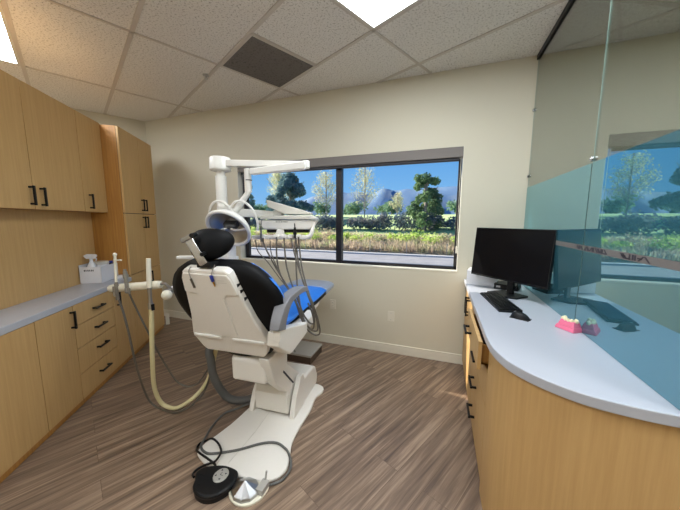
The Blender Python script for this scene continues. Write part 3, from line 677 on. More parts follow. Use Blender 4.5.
# seat cushion
def seatpts(off, z0, z1):
    return None
def seat_mesh(grow, v0, v1, ztop, zbot, taper=True):
    bm = B(); NU, NV = 15, 30
    def top(a, b):
        v = v0 + (v1 - v0) * b; hw = lerp([(.05, .235), (.4, .262), (.9, .262), (1.25, .25), (1.44, .238), (1.50, .222)], v) + grow; x = (2 * a - 1)
        return Vector((x * hw - .02, v, ztop + lerp([(.05, -.03), (.3, -.035), (.7, -.005), (1.2, .004), (1.5, -.01)], v) - .028 * abs(x) ** 6 + grow))
    def bot(a, b):
        p = top(a, b); x = 2 * a - 1; p.z = zbot + lerp([(.05, 0), (.9, 0), (1.5, .022)], p.y); return p
    T_ = grid(bm, top, NU, NV); Bt = grid(bm, bot, NU, NV)
    for j in range(NV - 1):
        for i in (0, NU - 1): bm.faces.new((T_[j][i], T_[j + 1][i], Bt[j + 1][i], Bt[j][i]))
    for i in range(NU - 1):
        for j in (0, NV - 1): bm.faces.new((T_[j][i], T_[j][i + 1], Bt[j][i + 1], Bt[j][i]))
    return bm
obj('seat', seat_mesh(0, .08, 1.49, .815, .735), 'black_lea', K, smooth=1, bevel=.012, seg=3)
# armrests
for sx in (1,):
    u = .350 if sx == 1 else -.40
    bm = B()
    pth = crom([(-.02, .862), (-.005, .91), (.03, .965), (.08, 1.005), (.15, 1.022), (.25, 1.03), (.345, 1.02)], 5)
    wid = [.05, .05, .042, .036, .036, .036, .034]
    n_ = len(pth); L_ = []
    for i, p in enumerate(pth):
        a = pth[max(0, i - 1)]; b = pth[min(n_ - 1, i + 1)]; d = (b - a).normalized(); nn = Vector((-d.y, d.x)); th = lerp([(0, .046), (.35, .033), (.6, .022), (1, .016)], i / (n_ - 1))
        hw = .030 + .006 * min(1, i / 12)
        L_.append([bm.verts.new(YZ(q.x, q.y, u + sgn * hw)) for q, sgn in ((Vector(p[:2]) + nn * th, -1), (Vector(p[:2]) + nn * th, 1), (Vector(p[:2]) - nn * th, 1), (Vector(p[:2]) - nn * th, -1))])
    for A1, C1 in zip(L_, L_[1:]):
        for k in range(4): bm.faces.new((A1[k], A1[(k + 1) % 4], C1[(k + 1) % 4], C1[k]))
    bm.faces.new(L_[0]); bm.faces.new(L_[-1])
    ar = obj('armrest', bm, 'armgrey', K, bevel=.010, seg=3, smooth=1)
    bm = B(); xa = sorted((u, .24 * sx)); box(bm, (u - .026, -.035, .80), (u + .022, .03, .872)); obj('armrest_bracket', bm, 'white_pl', ar, bevel=.006)
# thick hose out of the chair to the floor
bm = B(); tube(bm, [(*wl(-1.60, 1.62), .60), (*wl(-1.63, 1.56), .50), (*wl(-1.612, 1.55), .42), (*wl(-1.605, 1.56), .29), (*wl(-1.575, 1.6), .15), (*wl(-1.52, 1.64), .062), (*wl(-1.44, 1.70), .036), (*wl(-1.375, 1.76), .042), (*wl(-1.30, 1.80), .06)], .030, 14); obj('supply_hose', bm, 'darkhose', K, smooth=1)

# blue plastic sheet over the seat and its toe bag
sheet = empty('seat_cover', CH, CR); tag(sheet, 'blue plastic sheet covering the seat and back front of the dental chair', 'plastic cover')
obj('sheet', seat_mesh(.007, .30, 1.30, .815, .782), 'blue', sheet, smooth=1, bevel=.01, seg=2)
bm = B()
def bsheet(off):
    def fn(t, s_):
        s = .02 + .57 * s_; hw = lerp(WT, s) + .013; x = (2 * t - 1); y = .047 + .035 * abs(x) ** 2.2 + .085 * max(0, 1 - abs(x) ** 4) ** .5 + .034 + off
        return tb(x * hw, y, s)
    return fn
grid(bm, bsheet(0), 25, 20); grid(bm, bsheet(.006), 25, 20); bo = [e_ for e_ in bm.edges if e_.is_boundary]; bmesh.ops.bridge_loops(bm, edges=bo)
obj('back_sheet', bm, 'blue', sheet, smooth=1)
tb_ = empty('toe_cover', CH, CR); tag(tb_, 'grey translucent plastic bag over the toe end of the dental chair', 'plastic cover')
obj('bag', seat_mesh(.011, 1.17, 1.515, .815, .742), 'toe', tb_, smooth=1, bevel=.012, seg=3)

# ------------------------------------------------------------------ delivery unit on its post
def beam(bm, p, q, w0, h0, w1=None, h1=None):
    p = Vector(p); q = Vector(q); d = (q - p).normalized(); s = d.cross(Vector((0, 0, 1))).normalized(); u = s.cross(d); w1 = w1 or w0; h1 = h1 or h0
    V = [[bm.verts.new(c + s * a * w_ + u * b * h_) for a, b in ((-1, -1), (1, -1), (1, 1), (-1, 1))] for c, w_, h_ in ((p, w0, h0), (q, w1, h1))]
    for k in range(4): bm.faces.new((V[0][k], V[0][(k + 1) % 4], V[1][(k + 1) % 4], V[1][k]))
    bm.faces.new(V[0][::-1]); bm.faces.new(V[1])
PX, PY = -1.613, 1.75
du = empty('delivery_unit', (PX, PY, .45)); tag(du, 'white instrument delivery unit with tray head and hoses in front of the window', 'dental unit')
D = lambda x, y, z: (x - PX, y - PY, z - .45)
bm = B(); cyl(bm, D(PX, PY, 1.46), D(PX, PY, 1.82), .040, 24); cyl(bm, D(PX, PY, 1.80), D(PX, PY, 1.862), .032, 24); obj('post', bm, 'white_pl2', du, smooth=1)
bm = B(); cyl(bm, D(PX + .07, PY, 1.06), D(PX + .07, PY, 1.50), .034, 20); cyl(bm, D(PX + .07, PY, 1.10), D(PX + .07, PY, 1.20), .05, 20); box(bm, D(PX - .045, PY - .045, 1.44), D(PX + .11, PY + .045, 1.50)); cyl(bm, D(PX + .07, PY, .46), D(PX + .07, PY, 1.08), .045, 20); obj('lower_post', bm, 'white_pl2', du, smooth=1, bevel=.004)
bm = B(); box(bm, D(PX + .03, PY - .05, .45), D(-1.44, PY + .05, .66)); obj('chair_bracket', bm, 'white_pl2', du, bevel=.01)
bm = B(); beam(bm, D(-1.56, 1.80, 1.192), D(-1.955, 1.61, 1.190), .045, .016, .03, .012); obj('support_arm', bm, 'white_pl2', du, bevel=.008, seg=3)
bm = B(); beam(bm, D(PX + .05, PY + .0, 1.545), D(-1.30, 1.97, 1.530), .03, .034, .03, .026); cyl(bm, D(PX + .02, PY, 1.50), D(PX + .02, PY, 1.60), .052, 20); obj('tray_arm', bm, 'white_pl2', du, bevel=.006)
hdp = empty('unit_head', (0, 0, 0)); 
bpy.data.objects.remove(hdp)
HC = Vector((-1.141, 1.915, 0)); HA = R(20); HX = Vector((math.cos(HA), math.sin(HA), 0)); HY = Vector((-math.sin(HA), math.cos(HA), 0))
def T2(x, y, z): p = HC + HX * x + HY * y; return D(p.x, p.y, z)
XZ = lambda a, b, c: T2(a, c, b)
def hbox(bm, a, b):
    n0 = len(bm.verts); box(bm, a, b); bm.verts.ensure_lookup_table()
    for v_ in bm.verts[n0:]: v_.co = Vector(T2(*v_.co))
bm = prism(B(), [(-.233, 1.484), (-.182, 1.412), (.185, 1.412), (.212, 1.450), (.236, 1.486)], 0, .25, XZ); hd_ = obj('tray_head', bm, 'white_pl', du, bevel=.012, seg=3)
bm = prism(B(), [(-.205, 1.491), (-.20, 1.518), (.19, 1.523), (.225, 1.508), (.236, 1.490)], -.012, .26, XZ); obj('tray_top', bm, 'offwhite', du, bevel=.005)
bm = prism(B(), [(-.165, 1.645), (.185, 1.546), (.183, 1.530), (-.02, 1.532), (-.155, 1.590)], .03, .24, XZ); obj('display_panel', bm, 'offwhite', du, bevel=.006)
bm = B(); hbox(bm, (-.125, .08, 1.52), (-.05, .18, 1.565)); obj('panel_hinge', bm, 'white_pl2', du, bevel=.01)
bm = B()
for x0, x1 in ((-.085, -.075), (-.071, -.063), (-.057, -.052), (-.046, -.034), (-.030, -.023), (-.018, -.006), (-.001, .007)): hbox(bm, (x0, -.0015, 1.468), (x1, .001, 1.475))
obj('printed_name', bm, 'greyhose', hd_)
bm = B(); hbox(bm, (-.165, .03, 1.385), (.17, .20, 1.414)); obj('valve_block', bm, 'black_pl', du, bevel=.004)
bm = B(); beam(bm, T2(-.27, -.012, 1.352), T2(.165, -.012, 1.352), .016, .015); obj('holder_bar', bm, 'white_pl', du, bevel=.006)
bm = B(); tube(bm, [T2(.15, -.012, 1.352), T2(.18, -.012, 1.358), T2(.197, -.010, 1.39), T2(.207, .0, 1.43), T2(.222, .01, 1.475)], [.017, .018, .016, .013, .011], 10); obj('grip_handle', bm, 'white_pl', du, smooth=1)
bm = prism(B(), [(-.10, 1.345), (-.015, 1.345), (-.03, 1.412), (-.075, 1.412)], -.008, .035, XZ); obj('bar_mount', bm, 'white_pl', du, bevel=.004)
for x in (-.186, -.08, -.02, .035, .092):
    bm = B(); hbox(bm, (x - .022, -.045, 1.337), (x + .022, .0, 1.374)); obj('instrument_holder', bm, 'white_pl', du, bevel=.008, seg=2)
HOSES = {
 'a': [(-1.283, 1.8, 1.348), (-1.279, 1.802, 1.31), (-1.254, 1.8, 1.257), (-1.185, 1.804, 1.136), (-1.071, 1.792, 0.984), (-0.974, 1.742, 0.884), (-0.934, 1.741, 0.776), (-0.887, 1.758, 0.684), (-0.832, 1.778, 0.646), (-0.804, 1.788, 0.671), (-0.82, 1.782, 0.776), (-0.854, 1.77, 0.889), (-0.888, 1.784, 0.949), (-0.953, 1.835, 1.061), (-0.997, 1.872, 1.175), (-1.023, 1.895, 1.31), (-1.026, 1.893, 1.357)],
 'b': [(-1.185, 1.836, 1.356), (-1.169, 1.81, 1.19), (-1.129, 1.792, 1.072), (-1.039, 1.772, 0.953), (-0.953, 1.734, 0.866), (-0.927, 1.743, 0.776), (-0.88, 1.76, 0.7), (-0.832, 1.778, 0.677), (-0.818, 1.783, 0.707), (-0.834, 1.777, 0.799), (-0.864, 1.766, 0.889), (-0.918, 1.795, 0.981), (-0.986, 1.834, 1.101), (-1.041, 1.856, 1.23), (-1.081, 1.874, 1.349)],
 'c': [(-1.131, 1.855, 1.349), (-1.105, 1.833, 1.162), (-1.062, 1.806, 1.06), (-1.011, 1.782, 0.968), (-0.953, 1.75, 0.884), (-0.913, 1.748, 0.798), (-0.872, 1.763, 0.738), (-0.841, 1.774, 0.745), (-0.851, 1.771, 0.836), (-0.895, 1.781, 0.941), (-0.968, 1.83, 1.053), (-1.01, 1.857, 1.169), (-1.035, 1.88, 1.257), (-1.044, 1.887, 1.349)],
 'd': [(-1.04, 1.873, 1.35), (-1.035, 1.859, 1.229), (-1.006, 1.816, 1.091), (-0.982, 1.782, 1.004), (-0.953, 1.75, 0.921), (-0.933, 1.741, 0.836), (-0.907, 1.751, 0.745), (-0.866, 1.765, 0.692), (-0.845, 1.773, 0.715), (-0.855, 1.77, 0.806), (-0.887, 1.763, 0.887)],
 'e': [(-1.337, 1.781, 1.333), (-1.316, 1.778, 1.249), (-1.228, 1.778, 1.164), (-1.136, 1.779, 1.058), (-1.053, 1.767, 0.976), (-0.973, 1.742, 0.899)],
 'f': [(-1.232, 1.819, 1.348), (-1.216, 1.803, 1.243), (-1.172, 1.798, 1.145), (-1.102, 1.781, 1.045), (-1.034, 1.763, 0.971), (-0.967, 1.745, 0.891)],
}
for k, pts in HOSES.items():
    bm = B(); tube(bm, [D(*p) for p in pts], .0062 if k in 'abcd' else .004, 8, per=6); obj('instrument_hose', bm, 'brownhose', du, smooth=1)
def hw(x, y, z): p = HC + HX * x + HY * y; return (p.x, p.y, z)
t = empty('water_syringe', hw(.072, -.05, 1.345), HA); tag(t, 'black syringe handpiece in the rightmost holder of the delivery unit', 'dental handpiece')
bm = B(); cyl(bm, (0, 0, 0), (0, 0, .085), .008, 12); cyl(bm, (0, 0, .03), (0, 0, .055), .014, 12); cyl(bm, (0, 0, .085), (-.002, 0, .115), .004, 8); obj('handpiece_body', bm, 'black_pl', t, smooth=1)
t = empty('handpiece', hw(-.186, -.055, 1.32), HA); tag(t, 'dark handpiece in the leftmost holder of the delivery unit', 'dental handpiece')
bm = B(); cyl(bm, (0, 0, 0), (0, 0, .12), .009, 12, .007); obj('handpiece_body', bm, 'darkhose', t, smooth=1); bm = B(); cyl(bm, (0, 0, .12), (.006, 0, .165), .005, 10); obj('tip', bm, 'steel', t, smooth=1)

# ------------------------------------------------------------------ operating light on the same post
ol = empty('operating_light', (PX, PY, 1.862)); tag(ol, 'white ring shaped dental operating light on a jointed arm above the headrest', 'operating light')
Lp = lambda x, y, z: (x - PX, y - PY, z - 1.862)
bm = B(); lathe(bm, [(.070, -.006), (.078, .004), (.078, .084), (.070, .096), (0, .096)], 28); obj('arm_hub', bm, 'white_pl2', ol, smooth=1, bevel=.004)
bm = B(); beam(bm, Lp(PX + .06, PY, 1.910), Lp(-.93, 1.83, 1.880), .026, .025, .024, .018); obj('first_arm', bm, 'white_pl2', ol, bevel=.006)
bm = B(); beam(bm, Lp(-.905, 1.79, 1.862), Lp(-1.31, 1.72, 1.830), .026, .026, .026, .021); cyl(bm, Lp(-.915, 1.81, 1.845), Lp(-.915, 1.81, 1.898), .028, 18); obj('second_arm', bm, 'white_pl2', ol, bevel=.006)
bm = B(); cyl(bm, Lp(-1.335, 1.715, 1.685), Lp(-1.335, 1.715, 1.852), .025, 18); obj('knuckle', bm, 'white_pl2', ol, smooth=1, bevel=.003)
bm = B(); cyl(bm, Lp(-1.33, 1.715, 1.768), Lp(-1.33, 1.715, 1.774), .0258, 18); obj('joint_ring', bm, 'ink', ol)
bm = B(); tube(bm, [Lp(-1.33, 1.715, 1.70), Lp(-1.345, 1.71, 1.67), Lp(-1.40, 1.70, 1.60), Lp(-1.46, 1.69, 1.525), Lp(-1.48, 1.68, 1.49)], [.022, .02, .023, .026, .026], 12); obj('drop_arm', bm, 'white_pl2', ol, smooth=1)
LC = Vector(Lp(-1.448, 1.62, 1.42)); nrm = Vector((.10, -.74, -.60)).normalized()
LM = Matrix.Translation(LC) @ nrm.to_track_quat('Z', 'Y').to_matrix().to_4x4()      # +Z shines out of the lamp
bm = B(); tube(bm, [LM @ Vector((  .155 * math.cos(a), .155 * math.sin(a), 0)) for a in [2 * math.pi * i / 40 for i in range(40)]], .0135, 10, curve=False, closed=True); obj('rim', bm, 'white_pl2', ol, smooth='all')
bm = B(); lathe(bm, [(.155, -.004), (.135, -.035), (.09, -.062), (.04, -.072)], 32, LM)
bmesh.ops.delete(bm, geom=[f_ for f_ in bm.faces if len(f_.verts) > 4], context='FACES'); dish = obj('reflector', bm, 'mirror', ol, smooth='all')
bm = B(); lathe(bm, [(.158, -.012), (.143, -.045), (.10, -.078), (.05, -.092), (0, -.095)], 32, LM); bmesh.ops.delete(bm, geom=[f_ for f_ in bm.faces if len(f_.verts) > 4], context='FACES'); obj('rear_cover', bm, 'white_pl2', ol, smooth='all')
bm = B(); box(bm, (-.05, -.022, -.07), (.05, .022, -.03), LM); ball(bm, LM @ Vector((0, 0, -.03)), .045, (1.2, .7, .5)); obj('bulb_shield', bm, 'darkhose', ol, smooth=1)
bm = B(); tube(bm, [LM @ Vector(p) for p in ((-.155, 0, -.004), (-.06, .0, .012), (0, 0, -.02))], .008, 8); tube(bm, [LM @ Vector(p) for p in ((.155, 0, -.004), (.06, .0, .012), (0, 0, -.02))], .008, 8); obj('spoke', bm, 'offwhite', ol, smooth=1)
bm = B(); beam(bm, LM @ Vector((0, -.02, -.10)), Lp(-1.48, 1.69, 1.50), .035, .04, .028, .028); obj('yoke', bm, 'white_pl2', ol, bevel=.01)
# wire handle loops on both sides
for sx in (-1, 1):
    bm = B(); tube(bm, [LM @ Vector((.10 * math.cos(a) * 1.1 + sx * .085, .145 * math.sin(a), -.03 - .055 * (1 + math.sin(a)))) for a in [math.pi * (i / 12 * 1.3 - .15) for i in range(13)]], .009, 8); obj('handle', bm, 'white_pl2', ol, smooth=1)

# ------------------------------------------------------------------ assistant instrument arm on the left of the chair
BA, BB = Vector((-2.239, 1.28, .990)), Vector((-1.792, 1.335, 1.044))
aa = empty('assistant_arm', BA); tag(aa, 'cream horizontal instrument bar with hanging hoses left of the dental chair', 'instrument arm')
q_ = lambda p: Vector(p) - BA
dirb = (BB - BA).normalized()
bm = B(); L_ = (BB - BA).length; mt = dirb.to_track_quat('Z', 'Y').to_matrix().to_4x4()
lathe(bm, [(0, -.01), (.018, -.004), (.027, .012), (.029, .03), (.029, L_ - .03), (.025, L_ - .006), (.012, L_), (0, L_)], 20, mt); bar = obj('bar', bm, 'ivory', aa, smooth=1)
bm = B()
for f_ in (.30, .52, .80): lathe(bm, [(.0296, L_ * f_), (.0305, L_ * f_ + .003), (.0296, L_ * f_ + .006)], 20, mt)
obj('collar', bm, 'trim', bar)
bm = B(); tube(bm, [q_((-1.80, 1.335, 1.045)), q_((-1.762, 1.34, 1.052)), q_((-1.74, 1.36, 1.02)), q_((-1.735, 1.40, 1.0))], .009, 8); obj('swivel_rod', bm, 'steel', aa, smooth=1)
bm = B(); ball(bm, q_((-1.745, 1.335, .975)), .034); obj('ball_knob', bm, 'ivory', aa, smooth='all')
bm = B(); cyl(bm, q_((-1.765, 1.345, .985)), q_((-1.725, 1.42, 1.02)), .027, 16); cyl(bm, q_((-1.735, 1.40, 1.01)), q_((-1.55, 1.60, 1.03)), .022, 14); obj('arm_joint', bm, 'steel', aa, smooth=1)
H1 = [(-2.139, 1.262, .945), (-2.112, 1.27, .861), (-2.07, 1.27, .703), (-2.068, 1.30, .423), (-2.095, 1.36, .175), (-2.09, 1.40, .05), (-1.99, 1.41, .012), (-1.854, 1.42, .015), (-1.777, 1.50, .045), (-1.754, 1.60, .101), (-1.70, 1.62, .258), (-1.684, 1.62, .48), (-1.58, 1.66, .60)]
H2 = [(-2.038, 1.275, .99), (-2.019, 1.31, .845), (-1.978, 1.34, .69), (-1.957, 1.38, .538), (-1.955, 1.44, .376), (-1.90, 1.50, .20), (-1.80, 1.56, .17), (-1.72, 1.63, .30), (-1.65, 1.66, .50)]
H3 = [(-1.842, 1.290, .90), (-1.872, 1.30, .715), (-1.918, 1.32, .48), (-1.983, 1.36, .249), (-2.010, 1.41, .085), (-1.965, 1.44, .020), (-1.881, 1.46, .022), (-1.797, 1.52, .076), (-1.770, 1.60, .125), (-1.728, 1.63, .21), (-1.68, 1.64, .352), (-1.64, 1.66, .52)]
for pts, r, m_, nm in ((H1, .0075, 'brownhose', 'tip_hose'), (H2, .0065, 'brownhose', 'valve_hose')):
    bm = B(); tube(bm, [q_(p) for p in pts], r, 8); obj(nm, bm, m_, aa, smooth=1)
bm = B(); tube(bm, [q_(p) for p in H3], .0155, 12); obj('suction_hose', bm, 'cream', aa, smooth=1)
# instruments resting in the bar
t = empty('saliva_ejector', (-2.135, 1.262, .92)); tag(t, 'slim white saliva ejector tip at the left end of the cream bar', 'suction tip')
o_ = Vector((-2.135, 1.262, .92))
bm = B(); cyl(bm, (0, 0, .0), (.002, 0, .13), .011, 14, .009); box(bm, (-.012, -.020, .03), (.012, .0, .10)); cyl(bm, (.0, 0, .10), (0, 0, .12), .013, 14); obj('valve', bm, 'greyhose', t, smooth=1)
bm = B(); tube(bm, [(.002, 0, .13), (.008, 0, .22), (.014, 0, .30), (.016, 0, .322)], .0085, 10); ball(bm, (.016, 0, .325), .013); tube(bm, [(.016, 0, .285), (.05, .002, .288), (.072, .004, .288)], .005, 8); obj('tip', bm, 'ivory', t, smooth=1)
t = empty('suction_valve', (-2.035, 1.268, .955)); tag(t, 'short grey metal suction valve on the cream bar, second from the left', 'suction valve')
bm = B(); cyl(bm, (0, 0, .03), (-.002, 0, .13), .012, 14); cyl(bm, (-.002, 0, .13), (-.004, 0, .155), .017, 14); cyl(bm, (-.004, 0, .155), (-.004, 0, .175), .013, 14); cyl(bm, (-.006, 0, .175), (-.006, 0, .19), .010, 10); obj('valve_body', bm, 'steel', t, smooth=1)
bm = B(); box(bm, (-.02, -.006, .02), (.02, .01, .06)); obj('lever', bm, 'greyhose', t, bevel=.004)
t = empty('suction_tube', (-1.842, 1.288, .86)); tag(t, 'long white high volume suction tube standing in the right end of the cream bar', 'suction tip')
bm = B(); cyl(bm, (0, 0, .02), (0, 0, .06), .017, 14); cyl(bm, (0, 0, .06), (0, 0, .105), .013, 14, .011); cyl(bm, (0, 0, .105), (0, 0, .18), .011, 14, .014); obj('connector', bm, 'steel', t, smooth=1)
bm = B(); cyl(bm, (0, 0, .17), (.014, 0, .368), .016, 16, .014); obj('tube', bm, 'ivory', t, smooth=1)
bm = B(); box(bm, (.013, -.01, .01), (.022, .012, .055)); obj('lever', bm, 'black_pl', t, bevel=.003)

# ------------------------------------------------------------------ foot controls, cords, floor box
fc = empty('foot_control', (-1.135, 1.06, 0)); tag(fc, 'black half moon foot control with a grey round pad on the floor', 'foot pedal')
fo = lambda p: Vector((p[0] + 1.135, p[1] - 1.06, 0))
ped = [(-1.233, 1.026), (-1.262, 1.058), (-1.25, 1.098), (-1.204, 1.130), (-1.136, 1.155), (-1.060, 1.155), (-1.030, 1.137), (-1.012, 1.09), (-1.025, 1.033), (-1.062, .983), (-1.114, .962), (-1.17, .967), (-1.21, .99)]
pp = crom([fo(p) for p in ped], 4, True)
bm = prism(B(), [(p.x, p.y) for p in pp], .022, .05); obj('body', bm, 'black_pl', fc, bevel=.012, seg=3)
bm = prism(B(), [(p.x * .96, p.y * .96) for p in pp], 0, .024); obj('rubber_base', bm, 'black_metal', fc)
bm = B(); DM = Matrix.Translation((.026, .03, .05)) @ Matrix.Diagonal((1, 1.12, 1, 1)); lathe(bm, [(.040, -.004), (.040, .004), (.037, .007), (0, .007)], 28, DM); pad = obj('round_pad', bm, 'alu', fc, smooth=1)
bm = B()
for a in range(4):
    c_ = Vector((.026, .03, .0572)) + Vector((math.cos(a * math.pi / 2 + .5) * .027, math.sin(a * math.pi / 2 + .5) * .030, 0)); r_ = Matrix.Translation(c_) @ Matrix.Rotation(a * math.pi / 2 + .5, 4, 'Z'); lo = [bm.verts.new(r_ @ Vector(v)) for v in ((-.005, -.006, 0), (.006, 0, 0), (-.005, .006, 0), (-.005, -.006, .0006), (.006, 0, .0006), (-.005, .006, .0006))]
    bm.faces.new(lo[:3][::-1]); bm.faces.new(lo[3:]);
    for k in range(3): bm.faces.new((lo[k], lo[(k + 1) % 3], lo[3 + (k + 1) % 3], lo[3 + k]))
box(bm, (.022, .027, .0570), (.0245, .045, .0576)); box(bm, (.0245, .027, .0570), (.040, .0295, .0576)); obj('arrow_mark', bm, 'ink', pad)
for dx, dy in ((-.08, .0), (-.05, -.05), (.05, -.035), (.07, .035)):
    bm = B(); box(bm, (dx - .014, dy - .004, .0495), (dx + .014, dy + .004, .0515)); obj('grip_rib', bm, 'black_metal', fc)
bm = B(); tube(bm, [fo(p) + Vector((0, 0, z)) for p, z in (((-1.19, 1.10), .035), ((-1.20, 1.142), .036), ((-1.284, 1.165), .034), ((-1.365, 1.18), .034), ((-1.425, 1.214), .012), ((-1.446, 1.254), .010), ((-1.423, 1.281), .014), ((-1.379, 1.297), .034), ((-1.313, 1.281), .034), ((-1.253, 1.244), .034), ((-1.223, 1.199), .042), ((-1.215, 1.155), .046), ((-1.235, 1.138), .042), ((-1.275, 1.13), .022), ((-1.305, 1.105), .009), ((-1.30, 1.07), .012), ((-1.262, 1.045), .03))], .0065, 8); obj('cord', bm, 'black_metal', fc, smooth=1)

cp = empty('foot_pedal', (-.938, 1.09, 0)); tag(cp, 'chrome faceted foot pedal on a cream base at the near end of the chair', 'foot pedal')
bm = B(); pts = [Vector((.094 * math.cos(a), .07 * math.sin(a) - .003, 0)) for a in [2 * math.pi * i / 24 for i in range(24)]]
cpb = crom([Vector((x + .938, y - 1.09, 0)) for x, y in ((-1.03, 1.075), (-1.005, 1.035), (-.945, 1.015), (-.885, 1.03), (-.843, 1.08), (-.835, 1.15), (-.875, 1.185), (-.95, 1.16), (-1.01, 1.12))], 4, True)
prism(bm, [(p.x, p.y) for p in cpb], 0, .014); obj('base_rim', bm, 'ivory', cp, bevel=.004)
bm = B(); lathe(bm, [(.078, .014), (.078, .030), (.074, .034), (0, .080)], 10, Matrix.Translation((-.005, 0, 0)) @ Matrix.Diagonal((1, .88, 1, 1))); obj('pedal_dome', bm, 'steel', cp)
bm = B(); box(bm, (.058, .005, .012), (.10, .075, .045)); cyl(bm, (.075, .07, .04), (.075, .085, .085), .006, 10); obj('hinge_block', bm, 'alu', cp, bevel=.004)

gc = empty('floor_cable', (-1.381, 1.671, .034)); tag(gc, 'grey cable curving over the white base plate to the chrome pedal', 'cable')
g0 = Vector((-1.381, 1.671, .034))
cpts = [(-1.33, 1.70, .04), (-1.381, 1.671, .034), (-1.454, 1.619, .009), (-1.504, 1.539, .009), (-1.489, 1.409, .009), (-1.447, 1.305, .012), (-1.398, 1.224, .034), (-1.336, 1.197, .032), (-1.277, 1.21, .031), (-1.157, 1.283, .031), (-1.058, 1.37, .031), (-.998, 1.406, .031), (-.944, 1.417, .031), (-.89, 1.402, .031), (-.841, 1.375, .031), (-.795, 1.325, .012), (-.783, 1.275, .009), (-.790, 1.225, .009), (-.815, 1.19, .009), (-.845, 1.165, .012)]
bm = B(); tube(bm, [Vector(p) - g0 for p in cpts], .0075, 8); obj('cable_sheath', bm, 'darkhose', gc, smooth=1)

fb = empty('floor_box', (-1.36, 2.59, 0), R(1)); tag(fb, 'low brown floor box with a grey lid under the seat of the chair', 'floor box')
bm = B(); box(bm, (-.165, -.15, 0), (.15, .15, .075)); obj('box_body', bm, 'boxside', fb, bevel=.004)
bm = B(); box(bm, (-.17, -.155, .075), (.155, .155, .098)); obj('lid', bm, 'alu', fb, bevel=.004)
bm = B(); cyl(bm, (-.07, -.10, .098), (-.07, -.10, .125), .012, 12); cyl(bm, (-.04, -.13, .098), (-.04, -.13, .115), .008, 12); obj('valve_knob', bm, 'chrome', fb, smooth=1)

# ------------------------------------------------------------------ outside: road, bank, plants, hills
def outmat(name, stops, scale=1.2, rough=.9, det=5):
    m, n, p = newmat(name); p.inputs['Roughness'].default_value = rough
    g = n.nodes.new('ShaderNodeNewGeometry'); ns = n.nodes.new('ShaderNodeTexNoise'); ns.inputs['Scale'].default_value = scale; ns.inputs['Detail'].default_value = det
    n.links.new(g.outputs['Position'], ns.inputs['Vector']); rp = n.nodes.new('ShaderNodeValToRGB'); el = rp.color_ramp.elements
    el[0].position = stops[0][0]; el[0].color = stops[0][1]; el[1].position = stops[-1][0]; el[1].color = stops[-1][1]
    for a, c in stops[1:-1]: k = el.new(a); k.color = c
    n.links.new(ns.outputs['Fac'], rp.inputs[0]); n.links.new(rp.outputs[0], p.inputs['Base Color']); return m
M['asphalt'] = outmat('pale asphalt', [(.3, S(132, 132, 136)), (.7, S(150, 150, 154))], 1.5)
M['kerb'] = mat('white kerb', S(190, 190, 190), .7)
M['soil'] = outmat('dry verge soil', [(.3, S(150, 128, 100)), (.7, S(196, 176, 142))], 3)
M['field'] = outmat('light green field', [(.35, S(150, 176, 116)), (.5, S(184, 206, 136)), (.7, S(210, 220, 160))], .35)
def leafmat(name, stops, scale=1.5, tl=.45):
    m = outmat(name, stops, scale); n = m.node_tree; p = n.nodes['Principled BSDF']; o = n.nodes['Material Output']
    t = n.nodes.new('ShaderNodeBsdfTranslucent'); mx = n.nodes.new('ShaderNodeMixShader'); mx.inputs[0].default_value = tl; p.inputs['Specular IOR Level'].default_value = .2
    n.links.new(p.inputs['Base Color'].links[0].from_socket, t.inputs[0]); n.links.new(p.outputs[0], mx.inputs[1]); n.links.new(t.outputs[0], mx.inputs[2]); n.links.new(mx.outputs[0], o.inputs[0]); return m
M['l_dry'] = leafmat('dry grass', [(.3, S(170, 150, 132)), (.5, S(198, 182, 160)), (.7, S(170, 182, 132))], 1.4)
M['l_bright'] = leafmat('bright green leaves', [(.35, S(158, 192, 96)), (.65, S(212, 226, 130))], 2)
M['l_hedge'] = leafmat('haze tinted shrub leaves', [(.3, S(92, 114, 126)), (.5, S(116, 132, 140)), (.7, S(150, 144, 142))], .9, .3)  # haze painted in as paler, bluer leaf colours
M['l_blue'] = leafmat('blue green leaves', [(.35, S(84, 118, 130)), (.65, S(134, 160, 158))], 1.5, .35)
M['l_green'] = leafmat('mid green leaves', [(.35, S(80, 112, 90)), (.65, S(136, 164, 112))], 1.5, .35)
M['l_yel'] = leafmat('yellowing leaves', [(.35, S(186, 190, 150)), (.65, S(224, 220, 186))], 1.5)
M['l_far'] = leafmat('distant leaves', [(.35, S(96, 128, 110)), (.65, S(140, 168, 134))], .5, .3)
M['bark'] = mat('grey bark', S(150, 142, 134), .9, var=.15, scale=20)
M['hill'] = outmat('hills with haze tint', [(.3, S(84, 118, 156)), (.5, S(98, 130, 162)), (.7, S(122, 138, 156))], .02)  # aerial haze is painted into the hill colour
G0 = -.25
struct(obj('road', prism(B(), [(-60, 3.4), (60, 3.4), (60, 14.0), (-60, 14.0)], G0 - .2, G0), 'asphalt'))
bm = B(); box(bm, (-60, 13.8, G0 - .05), (60, 14.15, G0 + .07)); struct(obj('kerb', bm, 'kerb'))
def zb(x, y):
    z = lerp([(14, G0 + .02), (16.5, .12), (19, .55), (24, 1.35), (30, 1.95), (60, 2.7), (130, 4.0), (320, 6)], y)
    return z + .16 * noise.noise(Vector((x * .25, y * .25, 0)))
bm = B(); ys = [14, 14.6, 15.4, 16.5, 17.6, 19, 21, 23, 25, 28, 32, 38, 46, 60, 85, 130, 320]
V = [[bm.verts.new((x_ * (1 + y / 60), y, zb(x_ * (1 + y / 60), y) if y > 14 else G0)) for x_ in range(-60, 61, 2)] for y in ys]
